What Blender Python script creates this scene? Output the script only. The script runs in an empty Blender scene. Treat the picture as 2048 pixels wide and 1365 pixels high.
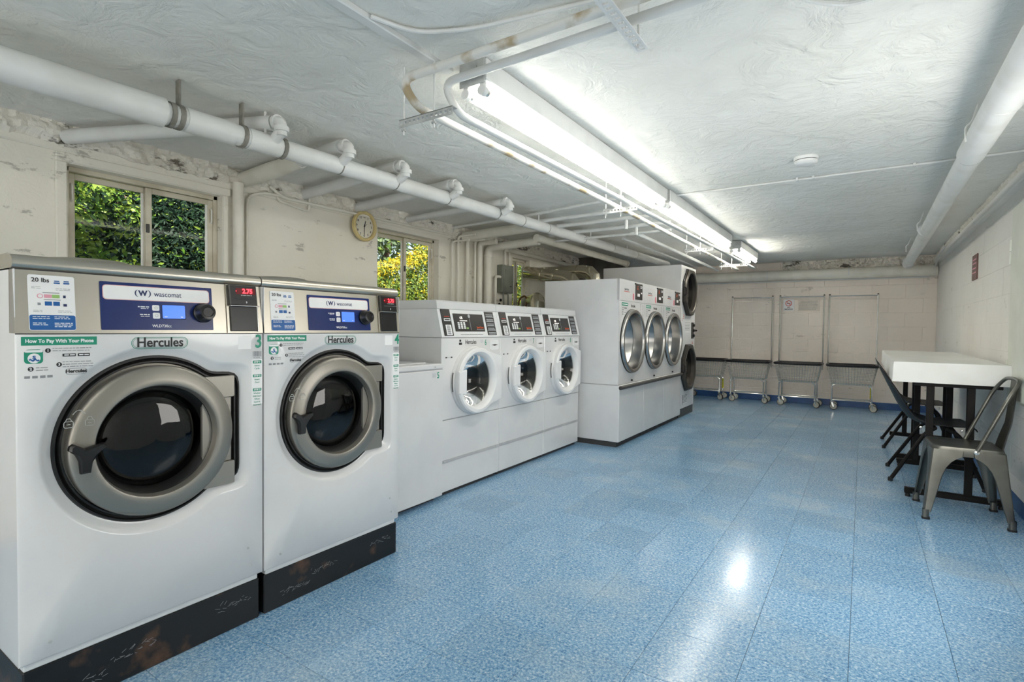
import bpy, math, random
from mathutils import Matrix, Vector, noise

# ------------------------------------------------------------------ camera, world, sun, exposure
scn = bpy.context.scene
COL = scn.collection
H = 1.143
FW = Vector((-0.54969819, 0.83497738, -0.02539039))
RT = Vector((0.83502787, 0.55008487, 0.01162315))
UP = Vector((-0.02367194, 0.01481245, 0.99961004))
camd = bpy.data.cameras.new('camera')
camd.sensor_width = 36.0
camd.lens = 36.0 * 1066.2727 / 2048.0
camd.clip_start = 0.02
cam = bpy.data.objects.new('camera', camd)
COL.objects.link(cam)
cam.matrix_world = Matrix(((RT.x, UP.x, -FW.x, 0.0), (RT.y, UP.y, -FW.y, 0.0), (RT.z, UP.z, -FW.z, H), (0, 0, 0, 1)))
scn.camera = cam

world = bpy.data.worlds.new('sky_world')
scn.world = world
world.use_nodes = True
wn = world.node_tree.nodes
wl = world.node_tree.links
wn.clear()
wo = wn.new('ShaderNodeOutputWorld')
wb = wn.new('ShaderNodeBackground')
ws = wn.new('ShaderNodeTexSky')
ws.sky_type = 'NISHITA'
ws.sun_disc = False
ws.sun_elevation = math.radians(42)
ws.sun_rotation = math.radians(70)
wh = wn.new('ShaderNodeHueSaturation')
wh.inputs['Saturation'].default_value = 0.5
wl.new(ws.outputs[0], wh.inputs['Color'])
wl.new(wh.outputs[0], wb.inputs[0])
wb.inputs[1].default_value = 0.14
wl.new(wb.outputs[0], wo.inputs[0])

sund = bpy.data.lights.new('sun', 'SUN')
sund.energy = 4.2
sund.angle = math.radians(0.6)
sund.color = (1.0, 0.93, 0.80)
sun = bpy.data.objects.new('sun', sund)
COL.objects.link(sun)
sun.rotation_euler = Vector((-0.72, 0.25, -0.66)).to_track_quat('-Z', 'Y').to_euler()
sun.location = (3, -1, 6)

scn.view_settings.view_transform = 'Standard'
scn.view_settings.look = 'None'
scn.view_settings.gamma = 1.0
scn.view_settings.use_curve_mapping = False
scn.view_settings.exposure = 1.17
TUBE_POWER = 7.0
ald = bpy.data.lights.new('added_back_fill', 'AREA')     # unseen fill added behind the camera to lift the overall light
ald.shape = 'RECTANGLE'; ald.size = 3.4; ald.size_y = 1.9
ald.energy = 22.0
ald.color = (1.0, 0.955, 0.89)
al = bpy.data.objects.new('added_back_fill', ald)
COL.objects.link(al)
al.location = (-1.1, -2.35, 1.15)
al.rotation_euler = Vector((-0.10, 1.0, 0.10)).to_track_quat('-Z', 'Y').to_euler()

dld = bpy.data.lights.new('added_right_fill', 'AREA')         # unseen fill added by the right wall to brighten machine fronts and back wall
dld.shape = 'RECTANGLE'; dld.size = 1.9; dld.size_y = 1.0
dld.energy = 19.0
dld.color = (1.0, 0.965, 0.91)
dl = bpy.data.objects.new('added_right_fill', dld)
COL.objects.link(dl)
dl.location = (0.80, 2.85, 1.15)
dl.rotation_euler = Vector((-0.93, 0.37, 0.04)).to_track_quat('-Z', 'Y').to_euler()

# ------------------------------------------------------------------ room numbers
XL, XR, YB, YF, ZC = -3.72, 0.85, 9.52, -2.5, 2.2335
XW, YW, WW, ZP, ZB = -1.933, 0.469, 0.72, 1.109, 0.178     # big washers
X6, Y6, W6 = -2.327, 2.688, 0.683                             # row of three washers
XD, YD, WD = -1.944, 4.8105, 0.686                            # row of three dryers
rnd = random.Random(7)

# ------------------------------------------------------------------ materials
def lin(c):
    r = []
    for v in c:
        v = v / 255.0
        r.append(v / 12.92 if v <= 0.04045 else ((v + 0.055) / 1.055) ** 2.4)
    return (r[0], r[1], r[2], 1.0)

def mat(name, col, rough=0.5, metal=0.0, var=None, bump=None, coat=0.0, emit=0.0, spec=0.5):
    m = bpy.data.materials.new(name)
    m.use_nodes = True
    nt = m.node_tree
    b = nt.nodes['Principled BSDF']
    c = lin(col)
    b.inputs['Base Color'].default_value = c
    b.inputs['Roughness'].default_value = rough
    b.inputs['Metallic'].default_value = metal
    b.inputs['Specular IOR Level'].default_value = spec
    if coat:
        b.inputs['Coat Weight'].default_value = coat
        b.inputs['Coat Roughness'].default_value = 0.08
    if emit:
        b.inputs['Emission Color'].default_value = c
        b.inputs['Emission Strength'].default_value = emit
    if var or bump:
        tc = nt.nodes.new('ShaderNodeNewGeometry')
        if var:                         # (scale, second colour, low, high)
            n = nt.nodes.new('ShaderNodeTexNoise')
            n.inputs['Scale'].default_value = var[0]
            n.inputs['Detail'].default_value = 6
            nt.links.new(tc.outputs['Position'], n.inputs['Vector'])
            r = nt.nodes.new('ShaderNodeValToRGB')
            r.color_ramp.elements[0].position = var[2]
            r.color_ramp.elements[1].position = var[3]
            r.color_ramp.elements[0].color = c
            r.color_ramp.elements[1].color = lin(var[1])
            nt.links.new(n.outputs['Fac'], r.inputs['Fac'])
            nt.links.new(r.outputs['Color'], b.inputs['Base Color'])
        if bump:                        # (scale, strength, distance)
            n2 = nt.nodes.new('ShaderNodeTexNoise')
            n2.inputs['Scale'].default_value = bump[0]
            n2.inputs['Detail'].default_value = 5
            nt.links.new(tc.outputs['Position'], n2.inputs['Vector'])
            bp = nt.nodes.new('ShaderNodeBump')
            bp.inputs['Strength'].default_value = bump[1]
            bp.inputs['Distance'].default_value = bump[2]
            nt.links.new(n2.outputs['Fac'], bp.inputs['Height'])
            nt.links.new(bp.outputs['Normal'], b.inputs['Normal'])
    return m

def glass_mat(name, tint, ior=1.5):
    m = bpy.data.materials.new(name)
    m.use_nodes = True
    nt = m.node_tree
    nt.nodes.clear()
    o = nt.nodes.new('ShaderNodeOutputMaterial')
    mx = nt.nodes.new('ShaderNodeMixShader')
    t = nt.nodes.new('ShaderNodeBsdfTransparent')
    g = nt.nodes.new('ShaderNodeBsdfGlossy')
    f = nt.nodes.new('ShaderNodeFresnel')
    f.inputs['IOR'].default_value = ior
    t.inputs['Color'].default_value = lin(tint)
    g.inputs['Roughness'].default_value = 0.02
    nt.links.new(f.outputs[0], mx.inputs[0])
    nt.links.new(t.outputs[0], mx.inputs[1])
    nt.links.new(g.outputs[0], mx.inputs[2])
    nt.links.new(mx.outputs[0], o.inputs[0])
    return m

def plaster(name, col, col2, thr=0.33, crack=0.35, bump1=0.5):
    """painted masonry: blotchy paint, trowel relief, thin dark scuffs"""
    m = mat(name, col, rough=0.62, spec=0.35)
    nt = m.node_tree
    N = nt.nodes.new
    L = nt.links.new
    b = nt.nodes['Principled BSDF']
    g = N('ShaderNodeNewGeometry')
    n1 = N('ShaderNodeTexNoise'); n1.inputs['Scale'].default_value = 1.3; n1.inputs['Detail'].default_value = 4
    L(g.outputs['Position'], n1.inputs['Vector'])
    r1 = N('ShaderNodeValToRGB')
    r1.color_ramp.elements[0].position = 0.35; r1.color_ramp.elements[1].position = 0.68
    r1.color_ramp.elements[0].color = lin(col); r1.color_ramp.elements[1].color = lin(col2)
    L(n1.outputs['Fac'], r1.inputs['Fac'])
    # thin scuffs and pits
    n2 = N('ShaderNodeTexNoise'); n2.inputs['Scale'].default_value = 3.2; n2.inputs['Detail'].default_value = 9; n2.inputs['Roughness'].default_value = 0.72
    mp = N('ShaderNodeMapping'); mp.inputs['Scale'].default_value = (1.0, 1.0, 2.6)
    L(g.outputs['Position'], mp.inputs['Vector']); L(mp.outputs[0], n2.inputs['Vector'])
    r2 = N('ShaderNodeValToRGB')
    e = r2.color_ramp.elements
    e[0].position = thr; e[0].color = (1, 1, 1, 1)
    e[1].position = thr + 0.045; e[1].color = (0, 0, 0, 1)
    L(n2.outputs['Fac'], r2.inputs['Fac'])
    ml = N('ShaderNodeMath'); ml.operation = 'MULTIPLY'; ml.inputs[1].default_value = crack
    L(r2.outputs['Color'], ml.inputs[0])
    mx = N('ShaderNodeMixRGB'); mx.inputs[2].default_value = lin((112, 106, 96))
    L(ml.outputs[0], mx.inputs[0]); L(r1.outputs['Color'], mx.inputs[1])
    L(mx.outputs[0], b.inputs['Base Color'])
    # relief: broad trowel strokes and grain
    n3 = N('ShaderNodeTexNoise'); n3.inputs['Scale'].default_value = 7.0; n3.inputs['Detail'].default_value = 8; n3.inputs['Roughness'].default_value = 0.6
    n3.inputs['Distortion'].default_value = 0.8
    L(g.outputs['Position'], n3.inputs['Vector'])
    bp = N('ShaderNodeBump'); bp.inputs['Strength'].default_value = bump1; bp.inputs['Distance'].default_value = 0.03
    L(n3.outputs['Fac'], bp.inputs['Height'])
    n4 = N('ShaderNodeTexNoise'); n4.inputs['Scale'].default_value = 60.0; n4.inputs['Detail'].default_value = 4
    L(g.outputs['Position'], n4.inputs['Vector'])
    bp2 = N('ShaderNodeBump'); bp2.inputs['Strength'].default_value = 0.25; bp2.inputs['Distance'].default_value = 0.006
    L(n4.outputs['Fac'], bp2.inputs['Height']); L(bp.outputs[0], bp2.inputs['Normal'])
    L(bp2.outputs[0], b.inputs['Normal'])
    return m

def tile_mat():
    m = mat('blue_vinyl_tile', (110, 158, 204), rough=0.16)
    nt = m.node_tree
    N = nt.nodes.new
    L = nt.links.new
    b = nt.nodes['Principled BSDF']
    g = N('ShaderNodeNewGeometry')
    oi = N('ShaderNodeObjectInfo')
    ad = N('ShaderNodeVectorMath'); ad.operation = 'ADD'
    sc = N('ShaderNodeVectorMath'); sc.operation = 'SCALE'; sc.inputs[3].default_value = 37.0
    cb = N('ShaderNodeCombineXYZ')
    L(oi.outputs['Random'], cb.inputs[0]); L(oi.outputs['Random'], cb.inputs[1])
    L(cb.outputs[0], sc.inputs[0])
    L(g.outputs['Position'], ad.inputs[0]); L(sc.outputs[0], ad.inputs[1])
    v = N('ShaderNodeTexNoise'); v.inputs['Scale'].default_value = 105.0; v.inputs['Detail'].default_value = 3; v.inputs['Roughness'].default_value = 0.7
    v.inputs['Distortion'].default_value = 0.6
    L(ad.outputs[0], v.inputs['Vector'])
    r = N('ShaderNodeValToRGB')
    e = r.color_ramp.elements
    e[0].position = 0.30; e[0].color = lin((58, 108, 158))
    e[1].position = 0.72; e[1].color = lin((216, 227, 232))
    a = e.new(0.45); a.color = lin((112, 158, 199))
    a = e.new(0.56); a.color = lin((150, 187, 214))
    L(v.outputs['Fac'], r.inputs['Fac'])
    # old wax and wear, in the open middle of the floor
    w = N('ShaderNodeTexNoise'); w.inputs['Scale'].default_value = 1.7; w.inputs['Detail'].default_value = 6; w.inputs['Roughness'].default_value = 0.6
    L(g.outputs['Position'], w.inputs['Vector'])
    wr = N('ShaderNodeValToRGB')
    wr.color_ramp.elements[0].position = 0.52; wr.color_ramp.elements[0].color = (0, 0, 0, 1)
    wr.color_ramp.elements[1].position = 0.75; wr.color_ramp.elements[1].color = (0.42, 0.42, 0.42, 1)
    L(w.outputs['Fac'], wr.inputs['Fac'])
    mx = N('ShaderNodeMixRGB'); mx.inputs[2].default_value = lin((196, 206, 206))
    L(wr.outputs['Color'], mx.inputs[0]); L(r.outputs['Color'], mx.inputs[1])
    hs = N('ShaderNodeHueSaturation')
    mr = N('ShaderNodeMapRange'); mr.inputs[3].default_value = 0.93; mr.inputs[4].default_value = 1.06
    L(oi.outputs['Random'], mr.inputs[0]); L(mr.outputs[0], hs.inputs['Value'])
    L(mx.outputs[0], hs.inputs['Color'])
    L(hs.outputs[0], b.inputs['Base Color'])
    rr = N('ShaderNodeMapRange'); rr.inputs[3].default_value = 0.10; rr.inputs[4].default_value = 0.25
    L(w.outputs['Fac'], rr.inputs[0]); L(rr.outputs[0], b.inputs['Roughness'])
    wv = N('ShaderNodeTexNoise'); wv.inputs['Scale'].default_value = 9.0; wv.inputs['Detail'].default_value = 2
    L(g.outputs['Position'], wv.inputs['Vector'])
    bp = N('ShaderNodeBump'); bp.inputs['Strength'].default_value = 0.10; bp.inputs['Distance'].default_value = 0.01
    L(wv.outputs['Fac'], bp.inputs['Height']); L(bp.outputs[0], b.inputs['Normal'])
    return m

def brushed(name, col, rough, axis=(1, 30, 1)):
    m = mat(name, col, rough=rough, metal=1.0)
    nt = m.node_tree
    b = nt.nodes['Principled BSDF']
    g = nt.nodes.new('ShaderNodeNewGeometry')
    mp = nt.nodes.new('ShaderNodeMapping')
    mp.inputs['Scale'].default_value = axis
    n = nt.nodes.new('ShaderNodeTexNoise'); n.inputs['Scale'].default_value = 30
    nt.links.new(g.outputs['Position'], mp.inputs['Vector']); nt.links.new(mp.outputs[0], n.inputs['Vector'])
    mr = nt.nodes.new('ShaderNodeMapRange'); mr.inputs[3].default_value = rough - 0.07; mr.inputs[4].default_value = rough + 0.09
    nt.links.new(n.outputs['Fac'], mr.inputs[0]); nt.links.new(mr.outputs[0], b.inputs['Roughness'])
    return m

M = {}
M['ceiling'] = plaster('painted_ceiling', (240, 241, 237), (231, 232, 226), crack=0.10, bump1=0.95)
M['wall_left'] = plaster('cream_painted_wall', (240, 237, 226), (231, 227, 214), thr=0.352, crack=0.5, bump1=0.35)
M['wall_back'] = plaster('warm_white_block_paint', (246, 236, 226), (238, 227, 216), crack=0.35, bump1=0.25)
M['wall_right'] = plaster('white_block_paint', (240, 238, 233), (231, 229, 223), crack=0.30, bump1=0.25)
M['rough'] = plaster('crumbling_plaster', (238, 235, 226), (222, 217, 205), thr=0.39, crack=1.0, bump1=1.0)
M['dark_section'] = mat('dark_grey_surface', (92, 88, 80), 0.7, var=(3, (74, 70, 64), 0.4, 0.6))
M['tile'] = tile_mat()
M['subfloor'] = mat('dark_tile_adhesive', (70, 92, 112), 0.8, var=(20, (52, 66, 80), 0.4, 0.6))
M['cove'] = mat('blue_rubber_cove_base', (48, 92, 150), 0.35, var=(5, (38, 76, 128), 0.4, 0.65))
M['white'] = mat('white_enamel', (224, 224, 224), 0.22, coat=0.3, var=(4, (219, 219, 220), 0.4, 0.6))
M['white_side'] = mat('white_enamel_sheet', (226, 227, 228), 0.32, var=(3, (219, 220, 222), 0.4, 0.6))
M['white_plastic'] = mat('white_plastic', (234, 234, 234), 0.35, var=(6, (229, 229, 230), 0.4, 0.6))
M['seam'] = mat('dark_seam', (60, 60, 60), 0.7)
M['greyseam'] = mat('grey_seam', (150, 150, 152), 0.6)
M['steel'] = brushed('brushed_stainless', (196, 190, 178), 0.34)
M['steel2'] = mat('polished_stainless', (176, 175, 173), 0.24, metal=1.0, bump=(8, 0.05, 0.002))
M['satin'] = mat('satin_silver_paint', (146, 142, 134), 0.40, metal=0.7, bump=(220, 0.08, 0.001))
M['chrome'] = mat('bright_chrome', (226, 225, 221), 0.16, metal=0.75, bump=(40, 0.05, 0.001))
M['galv'] = mat('galvanised_duct', (220, 214, 196), 0.17, metal=0.95, bump=(18, 0.2, 0.004))
M['rubber'] = mat('black_rubber', (20, 20, 19), 0.42, bump=(90, 0.1, 0.001))
M['black'] = mat('black_plastic', (18, 18, 19), 0.3, bump=(150, 0.05, 0.0005))
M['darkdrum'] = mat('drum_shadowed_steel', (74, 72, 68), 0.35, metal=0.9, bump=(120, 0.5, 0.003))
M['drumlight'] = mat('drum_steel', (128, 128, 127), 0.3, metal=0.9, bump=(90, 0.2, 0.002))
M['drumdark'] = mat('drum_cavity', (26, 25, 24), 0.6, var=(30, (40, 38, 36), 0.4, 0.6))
M['doorglass'] = glass_mat('smoked_door_glass', (120, 118, 112), 1.55)
M['blackglass'] = glass_mat('dark_door_glass', (66, 68, 66), 1.5)
M['clearglass'] = glass_mat('clear_door_glass', (206, 208, 204), 1.5)
M['pane'] = glass_mat('window_pane_glass', (236, 240, 238), 1.12)
M['plinth'] = mat('worn_black_steel', (14, 16, 18), 0.42, var=(9, (84, 60, 44), 0.60, 0.72), bump=(40, 0.3, 0.002))
M['navy'] = mat('navy_panel_print', (22, 44, 106), 0.25, var=(6, (20, 40, 98), 0.4, 0.6))
M['label_white'] = mat('label_white', (240, 240, 240), 0.4, var=(9, (236, 236, 237), 0.4, 0.6))
M['label_edge'] = mat('label_pink_edge', (226, 180, 176), 0.4)
M['label_blue'] = mat('label_blue', (22, 92, 160), 0.4)
M['label_green'] = mat('label_green', (20, 142, 112), 0.45)
M['ink'] = mat('black_ink', (28, 28, 30), 0.5)
M['ink_grey'] = mat('grey_ink', (140, 142, 146), 0.5)
M['ink_lightgrey'] = mat('light_grey_ink', (186, 190, 194), 0.5)
M['ink_navy'] = mat('navy_ink', (30, 44, 90), 0.5)
M['ink_red'] = mat('red_ink', (206, 66, 48), 0.5)
M['ink_orange'] = mat('orange_ink', (232, 92, 40), 0.5)
M['ink_white'] = mat('white_ink', (236, 238, 240), 0.5)
M['ink_pink'] = mat('pink_ink', (226, 160, 176), 0.5)
M['ink_lime'] = mat('lime_ink', (150, 190, 110), 0.5)
M['lcd'] = mat('blue_lcd', (70, 110, 220), 0.2, emit=0.55)
M['led'] = mat('red_led_digits', (255, 40, 50), 0.4, emit=3.0)
M['ledwindow'] = mat('red_led_window', (84, 14, 20), 0.2, emit=0.25)
M['ledwhite'] = mat('white_led_digits', (240, 230, 220), 0.4, emit=1.2)
M['charcoal'] = mat('charcoal_panel', (44, 40, 37), 0.35, var=(8, (49, 45, 42), 0.4, 0.6))
M['greystrip'] = mat('grey_kick_strip', (186, 186, 188), 0.45, var=(8, (178, 178, 181), 0.4, 0.6))
M['bumper'] = mat('grey_vinyl_bumper', (66, 64, 62), 0.45, var=(20, (56, 54, 53), 0.4, 0.6))
M['pipe'] = mat('white_painted_pipe', (224, 226, 225), 0.45, var=(5, (215, 216, 213), 0.45, 0.65), bump=(14, 0.25, 0.006))
M['pipe_cream'] = mat('cream_painted_pipe', (236, 233, 222), 0.5, var=(5, (225, 221, 208), 0.45, 0.65), bump=(14, 0.3, 0.006))
M['pipe_rust'] = mat('peeling_rusty_pipe', (222, 222, 217), 0.55, var=(7, (174, 158, 128), 0.52, 0.64), bump=(25, 0.4, 0.004))
M['fixture'] = mat('white_fixture_enamel', (236, 237, 236), 0.35, var=(6, (228, 229, 228), 0.4, 0.6))
M['fixgrey'] = mat('grey_fixture_plate', (192, 194, 192), 0.45, var=(20, (174, 176, 174), 0.45, 0.6))
M['tube'] = mat('lit_fluorescent_tube', (255, 251, 240), 0.3, emit=TUBE_POWER)
M['tube_bright'] = mat('boosted_far_tube', (255, 250, 238), 0.3, emit=TUBE_POWER * 2.4)  # far tubes boosted above the others to brighten the back wall
M['beige'] = mat('yellowed_plastic', (214, 196, 140), 0.4, var=(12, (204, 184, 128), 0.4, 0.65))
M['clockface'] = mat('clock_paper', (226, 222, 206), 0.5, var=(9, (220, 215, 198), 0.4, 0.6))
M['alu'] = mat('aged_window_frame', (214, 208, 190), 0.45, var=(7, (196, 188, 168), 0.45, 0.65))
M['alu_light'] = mat('white_window_track', (236, 236, 232), 0.4, var=(7, (228, 228, 222), 0.4, 0.6))
M['panelgrey'] = mat('grey_electric_cabinet', (126, 130, 120), 0.45, var=(6, (116, 120, 110), 0.4, 0.6))
M['brownwire'] = mat('brown_hose', (120, 84, 44), 0.5, var=(20, (98, 66, 34), 0.4, 0.6))
M['table'] = mat('white_laminate', (238, 238, 234), 0.4, var=(5, (233, 233, 228), 0.4, 0.6))
M['tableleg'] = mat('black_steel_leg', (13, 12, 12), 0.6, var=(14, (22, 17, 15), 0.5, 0.65), spec=0.25)
M['shell'] = mat('black_chair_plastic', (13, 13, 15), 0.45, bump=(160, 0.15, 0.0006), spec=0.35)
M['gunmetal'] = mat('gunmetal_sheet', (112, 112, 106), 0.33, metal=0.85, var=(6, (96, 96, 90), 0.4, 0.65), bump=(30, 0.06, 0.002))
M['darkrubber'] = mat('dark_foot_rubber', (26, 26, 27), 0.6, bump=(90, 0.1, 0.001))
M['wheel'] = mat('grey_caster_rubber', (196, 194, 184), 0.5, var=(20, (176, 174, 164), 0.4, 0.6))
M['tyre'] = mat('dark_caster_tyre', (54, 52, 50), 0.55, bump=(90, 0.1, 0.001))
M['vinyl'] = mat('black_vinyl_bumper', (18, 18, 21), 0.42, bump=(60, 0.1, 0.001))
M['sign'] = mat('sign_board', (226, 216, 204), 0.5, var=(8, (218, 207, 194), 0.4, 0.6))
M['plaque'] = mat('brown_plaque', (120, 84, 78), 0.45, var=(18, (92, 62, 58), 0.45, 0.6))
M['door_paint'] = mat('pale_green_white_paint', (222, 224, 212), 0.4, var=(5, (214, 216, 204), 0.4, 0.6))
M['leaf_a'] = mat('broad_green_leaf', (96, 138, 44), 0.4, var=(6, (168, 182, 74), 0.42, 0.66))
M['leaf_b'] = mat('dark_conifer_leaf', (26, 52, 38), 0.55, var=(5, (44, 76, 46), 0.45, 0.65))
M['leaf_y'] = mat('yellow_hedge_leaf', (226, 196, 40), 0.45, var=(5, (170, 170, 50), 0.45, 0.65))
M['leaf_h'] = mat('green_hedge_leaf', (92, 124, 48), 0.45, var=(5, (140, 152, 58), 0.45, 0.65))
M['leaf_t'] = mat('grey_green_tree_leaf', (92, 112, 84), 0.5, var=(5, (128, 140, 96), 0.45, 0.65))
M['leaf_r'] = mat('reddish_leaf', (150, 112, 92), 0.5, var=(5, (188, 160, 128), 0.45, 0.65))
M['bronze'] = mat('dark_bronze_door_frame', (82, 78, 73), 0.38, metal=0.7, bump=(200, 0.08, 0.001))
M['tape'] = mat('yellow_tape', (206, 196, 40), 0.5, bump=(60, 0.1, 0.001))
M['clamp'] = mat('dull_grey_clamp', (138, 136, 128), 0.5, var=(20, (118, 116, 108), 0.45, 0.6))
M['bark'] = mat('brown_bark', (92, 74, 60), 0.85, bump=(30, 0.6, 0.01))
M['soil'] = mat('garden_soil', (110, 96, 76), 0.9, var=(6, (94, 110, 62), 0.45, 0.6))
M['brick'] = mat('neighbour_wall', (176, 140, 124), 0.8, var=(6, (150, 116, 104), 0.4, 0.6))

# ------------------------------------------------------------------ mesh builder
def chamfer_box(x0, x1, y0, y1, z0, z1, b):
    vs, idx = [], {}
    c = ((x0, x1), (y0, y1), (z0, z1))
    for i in (0, 1):
        for j in (0, 1):
            for k in (0, 1):
                s = (i, j, k)
                for ax in range(3):
                    p = []
                    for a in range(3):
                        v = c[a][s[a]]
                        if a != ax:
                            v += b if s[a] == 0 else -b
                        p.append(v)
                    idx[(i, j, k, ax)] = len(vs)
                    vs.append(tuple(p))
    fs = []
    def q(*ks):
        fs.append([idx[k] for k in ks])
    for ax in range(3):
        a, d = (ax + 1) % 3, (ax + 2) % 3
        for s in (0, 1):
            loop = []
            for (p, r) in ((0, 0), (1, 0), (1, 1), (0, 1)):
                k = [0, 0, 0]; k[ax] = s; k[a] = p; k[d] = r
                loop.append(tuple(k) + (ax,))
            if s == 0:
                loop.reverse()
            q(*loop)
    for ax in range(3):       # edges running along ax
        a, d = (ax + 1) % 3, (ax + 2) % 3
        for p in (0, 1):
            for r in (0, 1):
                k0 = [0, 0, 0]; k0[a] = p; k0[d] = r
                k1 = list(k0); k1[ax] = 1
                f = [tuple(k0) + (a,), tuple(k1) + (a,), tuple(k1) + (d,), tuple(k0) + (d,)]
                if (p + r) % 2 == 0:
                    f.reverse()
                if p == 0 and r == 0 or p == 1 and r == 1:
                    pass
                q(*f)
    for i in (0, 1):
        for j in (0, 1):
            for k in (0, 1):
                f = [(i, j, k, 0), (i, j, k, 1), (i, j, k, 2)]
                if (i + j + k) % 2 == 0:
                    f.reverse()
                q(*f)
    return vs, fs

def fillet(pts, r, n=5):
    pts = [Vector(p) for p in pts]
    out = [pts[0]]
    for i in range(1, len(pts) - 1):
        a, p, b = pts[i - 1], pts[i], pts[i + 1]
        da, db = (a - p), (b - p)
        rr = min(r, da.length * 0.48, db.length * 0.48)
        s, e = p + da.normalized() * rr, p + db.normalized() * rr
        for k in range(n + 1):
            t = k / n
            out.append(s * (1 - t) ** 2 + p * 2 * t * (1 - t) + e * t * t)
    out.append(pts[-1])
    return out

class MB:
    def __init__(s, Mx=None):
        s.v, s.f, s.m = [], [], []
        s.M = Mx or Matrix()
    def add(s, vs, fs, mi=0):
        o = len(s.v)
        for p in vs:
            s.v.append(s.M @ Vector(p))
        for f in fs:
            s.f.append([i + o for i in f]); s.m.append(mi)
        return s
    def box(s, x0, x1, y0, y1, z0, z1, b=0.0, mi=0):
        x0, x1 = min(x0, x1), max(x0, x1); y0, y1 = min(y0, y1), max(y0, y1); z0, z1 = min(z0, z1), max(z0, z1)
        b = min(b, (x1 - x0) * .45, (y1 - y0) * .45, (z1 - z0) * .45)
        if b > 0:
            return s.add(*chamfer_box(x0, x1, y0, y1, z0, z1, b), mi)
        vs = [(x0, y0, z0), (x1, y0, z0), (x1, y1, z0), (x0, y1, z0), (x0, y0, z1), (x1, y0, z1), (x1, y1, z1), (x0, y1, z1)]
        fs = [(3, 2, 1, 0), (4, 5, 6, 7), (0, 1, 5, 4), (1, 2, 6, 5), (2, 3, 7, 6), (3, 0, 4, 7)]
        return s.add(vs, fs, mi)
    def loft(s, loops, closed=True, cap0=False, cap1=False, mi=0, ring=False):
        n = len(loops[0]); vs = [p for l in loops for p in l]; fs = []
        R = len(loops)
        for i in range(R if ring else R - 1):
            a, b = i * n, ((i + 1) % R) * n
            for j in range(n if closed else n - 1):
                k = (j + 1) % n
                fs.append((a + j, a + k, b + k, b + j))
        if cap0: fs.append(list(range(n))[::-1])
        if cap1: fs.append([(R - 1) * n + j for j in range(n)])
        return s.add(vs, fs, mi)
    def tube(s, pts, r, n=10, caps=True, closed=False, mi=0):
        pts = [Vector(p) for p in pts]; L = len(pts)
        rs = r if isinstance(r, (list, tuple)) else [r] * L
        tang = []
        for i in range(L):
            if closed: t = pts[(i + 1) % L] - pts[i - 1]
            elif i == 0: t = pts[1] - pts[0]
            elif i == L - 1: t = pts[-1] - pts[-2]
            else: t = (pts[i + 1] - pts[i]).normalized() + (pts[i] - pts[i - 1]).normalized()
            tang.append(t.normalized())
        ref = Vector((0, 0, 1)) if abs(tang[0].z) < 0.9 else Vector((1, 0, 0))
        u = tang[0].cross(ref).normalized()
        loops = []
        for i in range(L):
            u = (u - tang[i] * u.dot(tang[i])).normalized()
            w = tang[i].cross(u)
            k = 1.0
            if 0 < i < L - 1 and not closed:
                c = (pts[i + 1] - pts[i]).normalized().dot((pts[i] - pts[i - 1]).normalized())
                k = 1.0 / max(0.6, math.sqrt(max(0.0, (1 + c) / 2)))
            loops.append([pts[i] + (u * math.cos(2 * math.pi * j / n) + w * math.sin(2 * math.pi * j / n)) * rs[i] * k for j in range(n)])
        if closed: return s.loft(loops, True, mi=mi, ring=True)
        return s.loft(loops, True, caps, caps, mi)
    def cyl(s, p0, p1, r, n=16, mi=0):
        return s.tube([p0, p1], r, n, True, False, mi)
    def lathe(s, prof, org, ax, n=32, mi=0, cap0=False, cap1=False):
        """prof: (radius, height along ax)"""
        ax = Vector(ax).normalized(); org = Vector(org)
        ref = Vector((0, 0, 1)) if abs(ax.z) < 0.9 else Vector((0, 1, 0))
        u = ax.cross(ref).normalized(); w = ax.cross(u)
        loops = [[org + ax * h + (u * math.cos(2 * math.pi * j / n) + w * math.sin(2 * math.pi * j / n)) * r for j in range(n)] for r, h in prof]
        return s.loft(loops, True, cap0, cap1, mi)
    def prism(s, out, d, b=0.0, mi=0):
        """out: 3-D outline points; d: extrusion vector; small bevel b on the far cap"""
        d = Vector(d); out = [Vector(p) for p in out]
        c = sum(out, Vector()) / len(out)
        L = [out, [p + d * (1 - (b / d.length if b else 0)) for p in out]]
        if b:
            L.append([p + d + (c - p).normalized() * b for p in out])
        return s.loft(L, True, True, True, mi)
    def quad(s, pts, mi=0):
        return s.add(pts, [list(range(len(pts)))], mi)
    def build(s, name, mats, parent=None, smooth=35, kind=None, label=None):
        me = bpy.data.meshes.new(name)
        me.from_pydata([tuple(v) for v in s.v], [], s.f)
        mats = mats if isinstance(mats, (list, tuple)) else [mats]
        for m in mats: me.materials.append(m)
        if len(mats) > 1: me.polygons.foreach_set('material_index', s.m)
        import bmesh
        bm = bmesh.new(); bm.from_mesh(me)
        bmesh.ops.recalc_face_normals(bm, faces=bm.faces)
        bm.to_mesh(me); bm.free()
        if smooth:
            me.polygons.foreach_set('use_smooth', [True] * len(me.polygons))
            me.set_sharp_from_angle(angle=math.radians(smooth))
        me.update()
        o = bpy.data.objects.new(name, me)
        COL.objects.link(o)
        if parent: o.parent = parent
        if kind is None and (name.endswith(('_print', '_digits', '_lettering', '_numerals', '_symbols')) or name in ('lettering', 'keypad', 'barcode', 'numerals', 'step_tab', 'sticker_icons', 'paint_scratch')): kind = 'stuff'
        if kind: o['kind'] = kind
        if label: o['label'] = label
        return o

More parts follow.
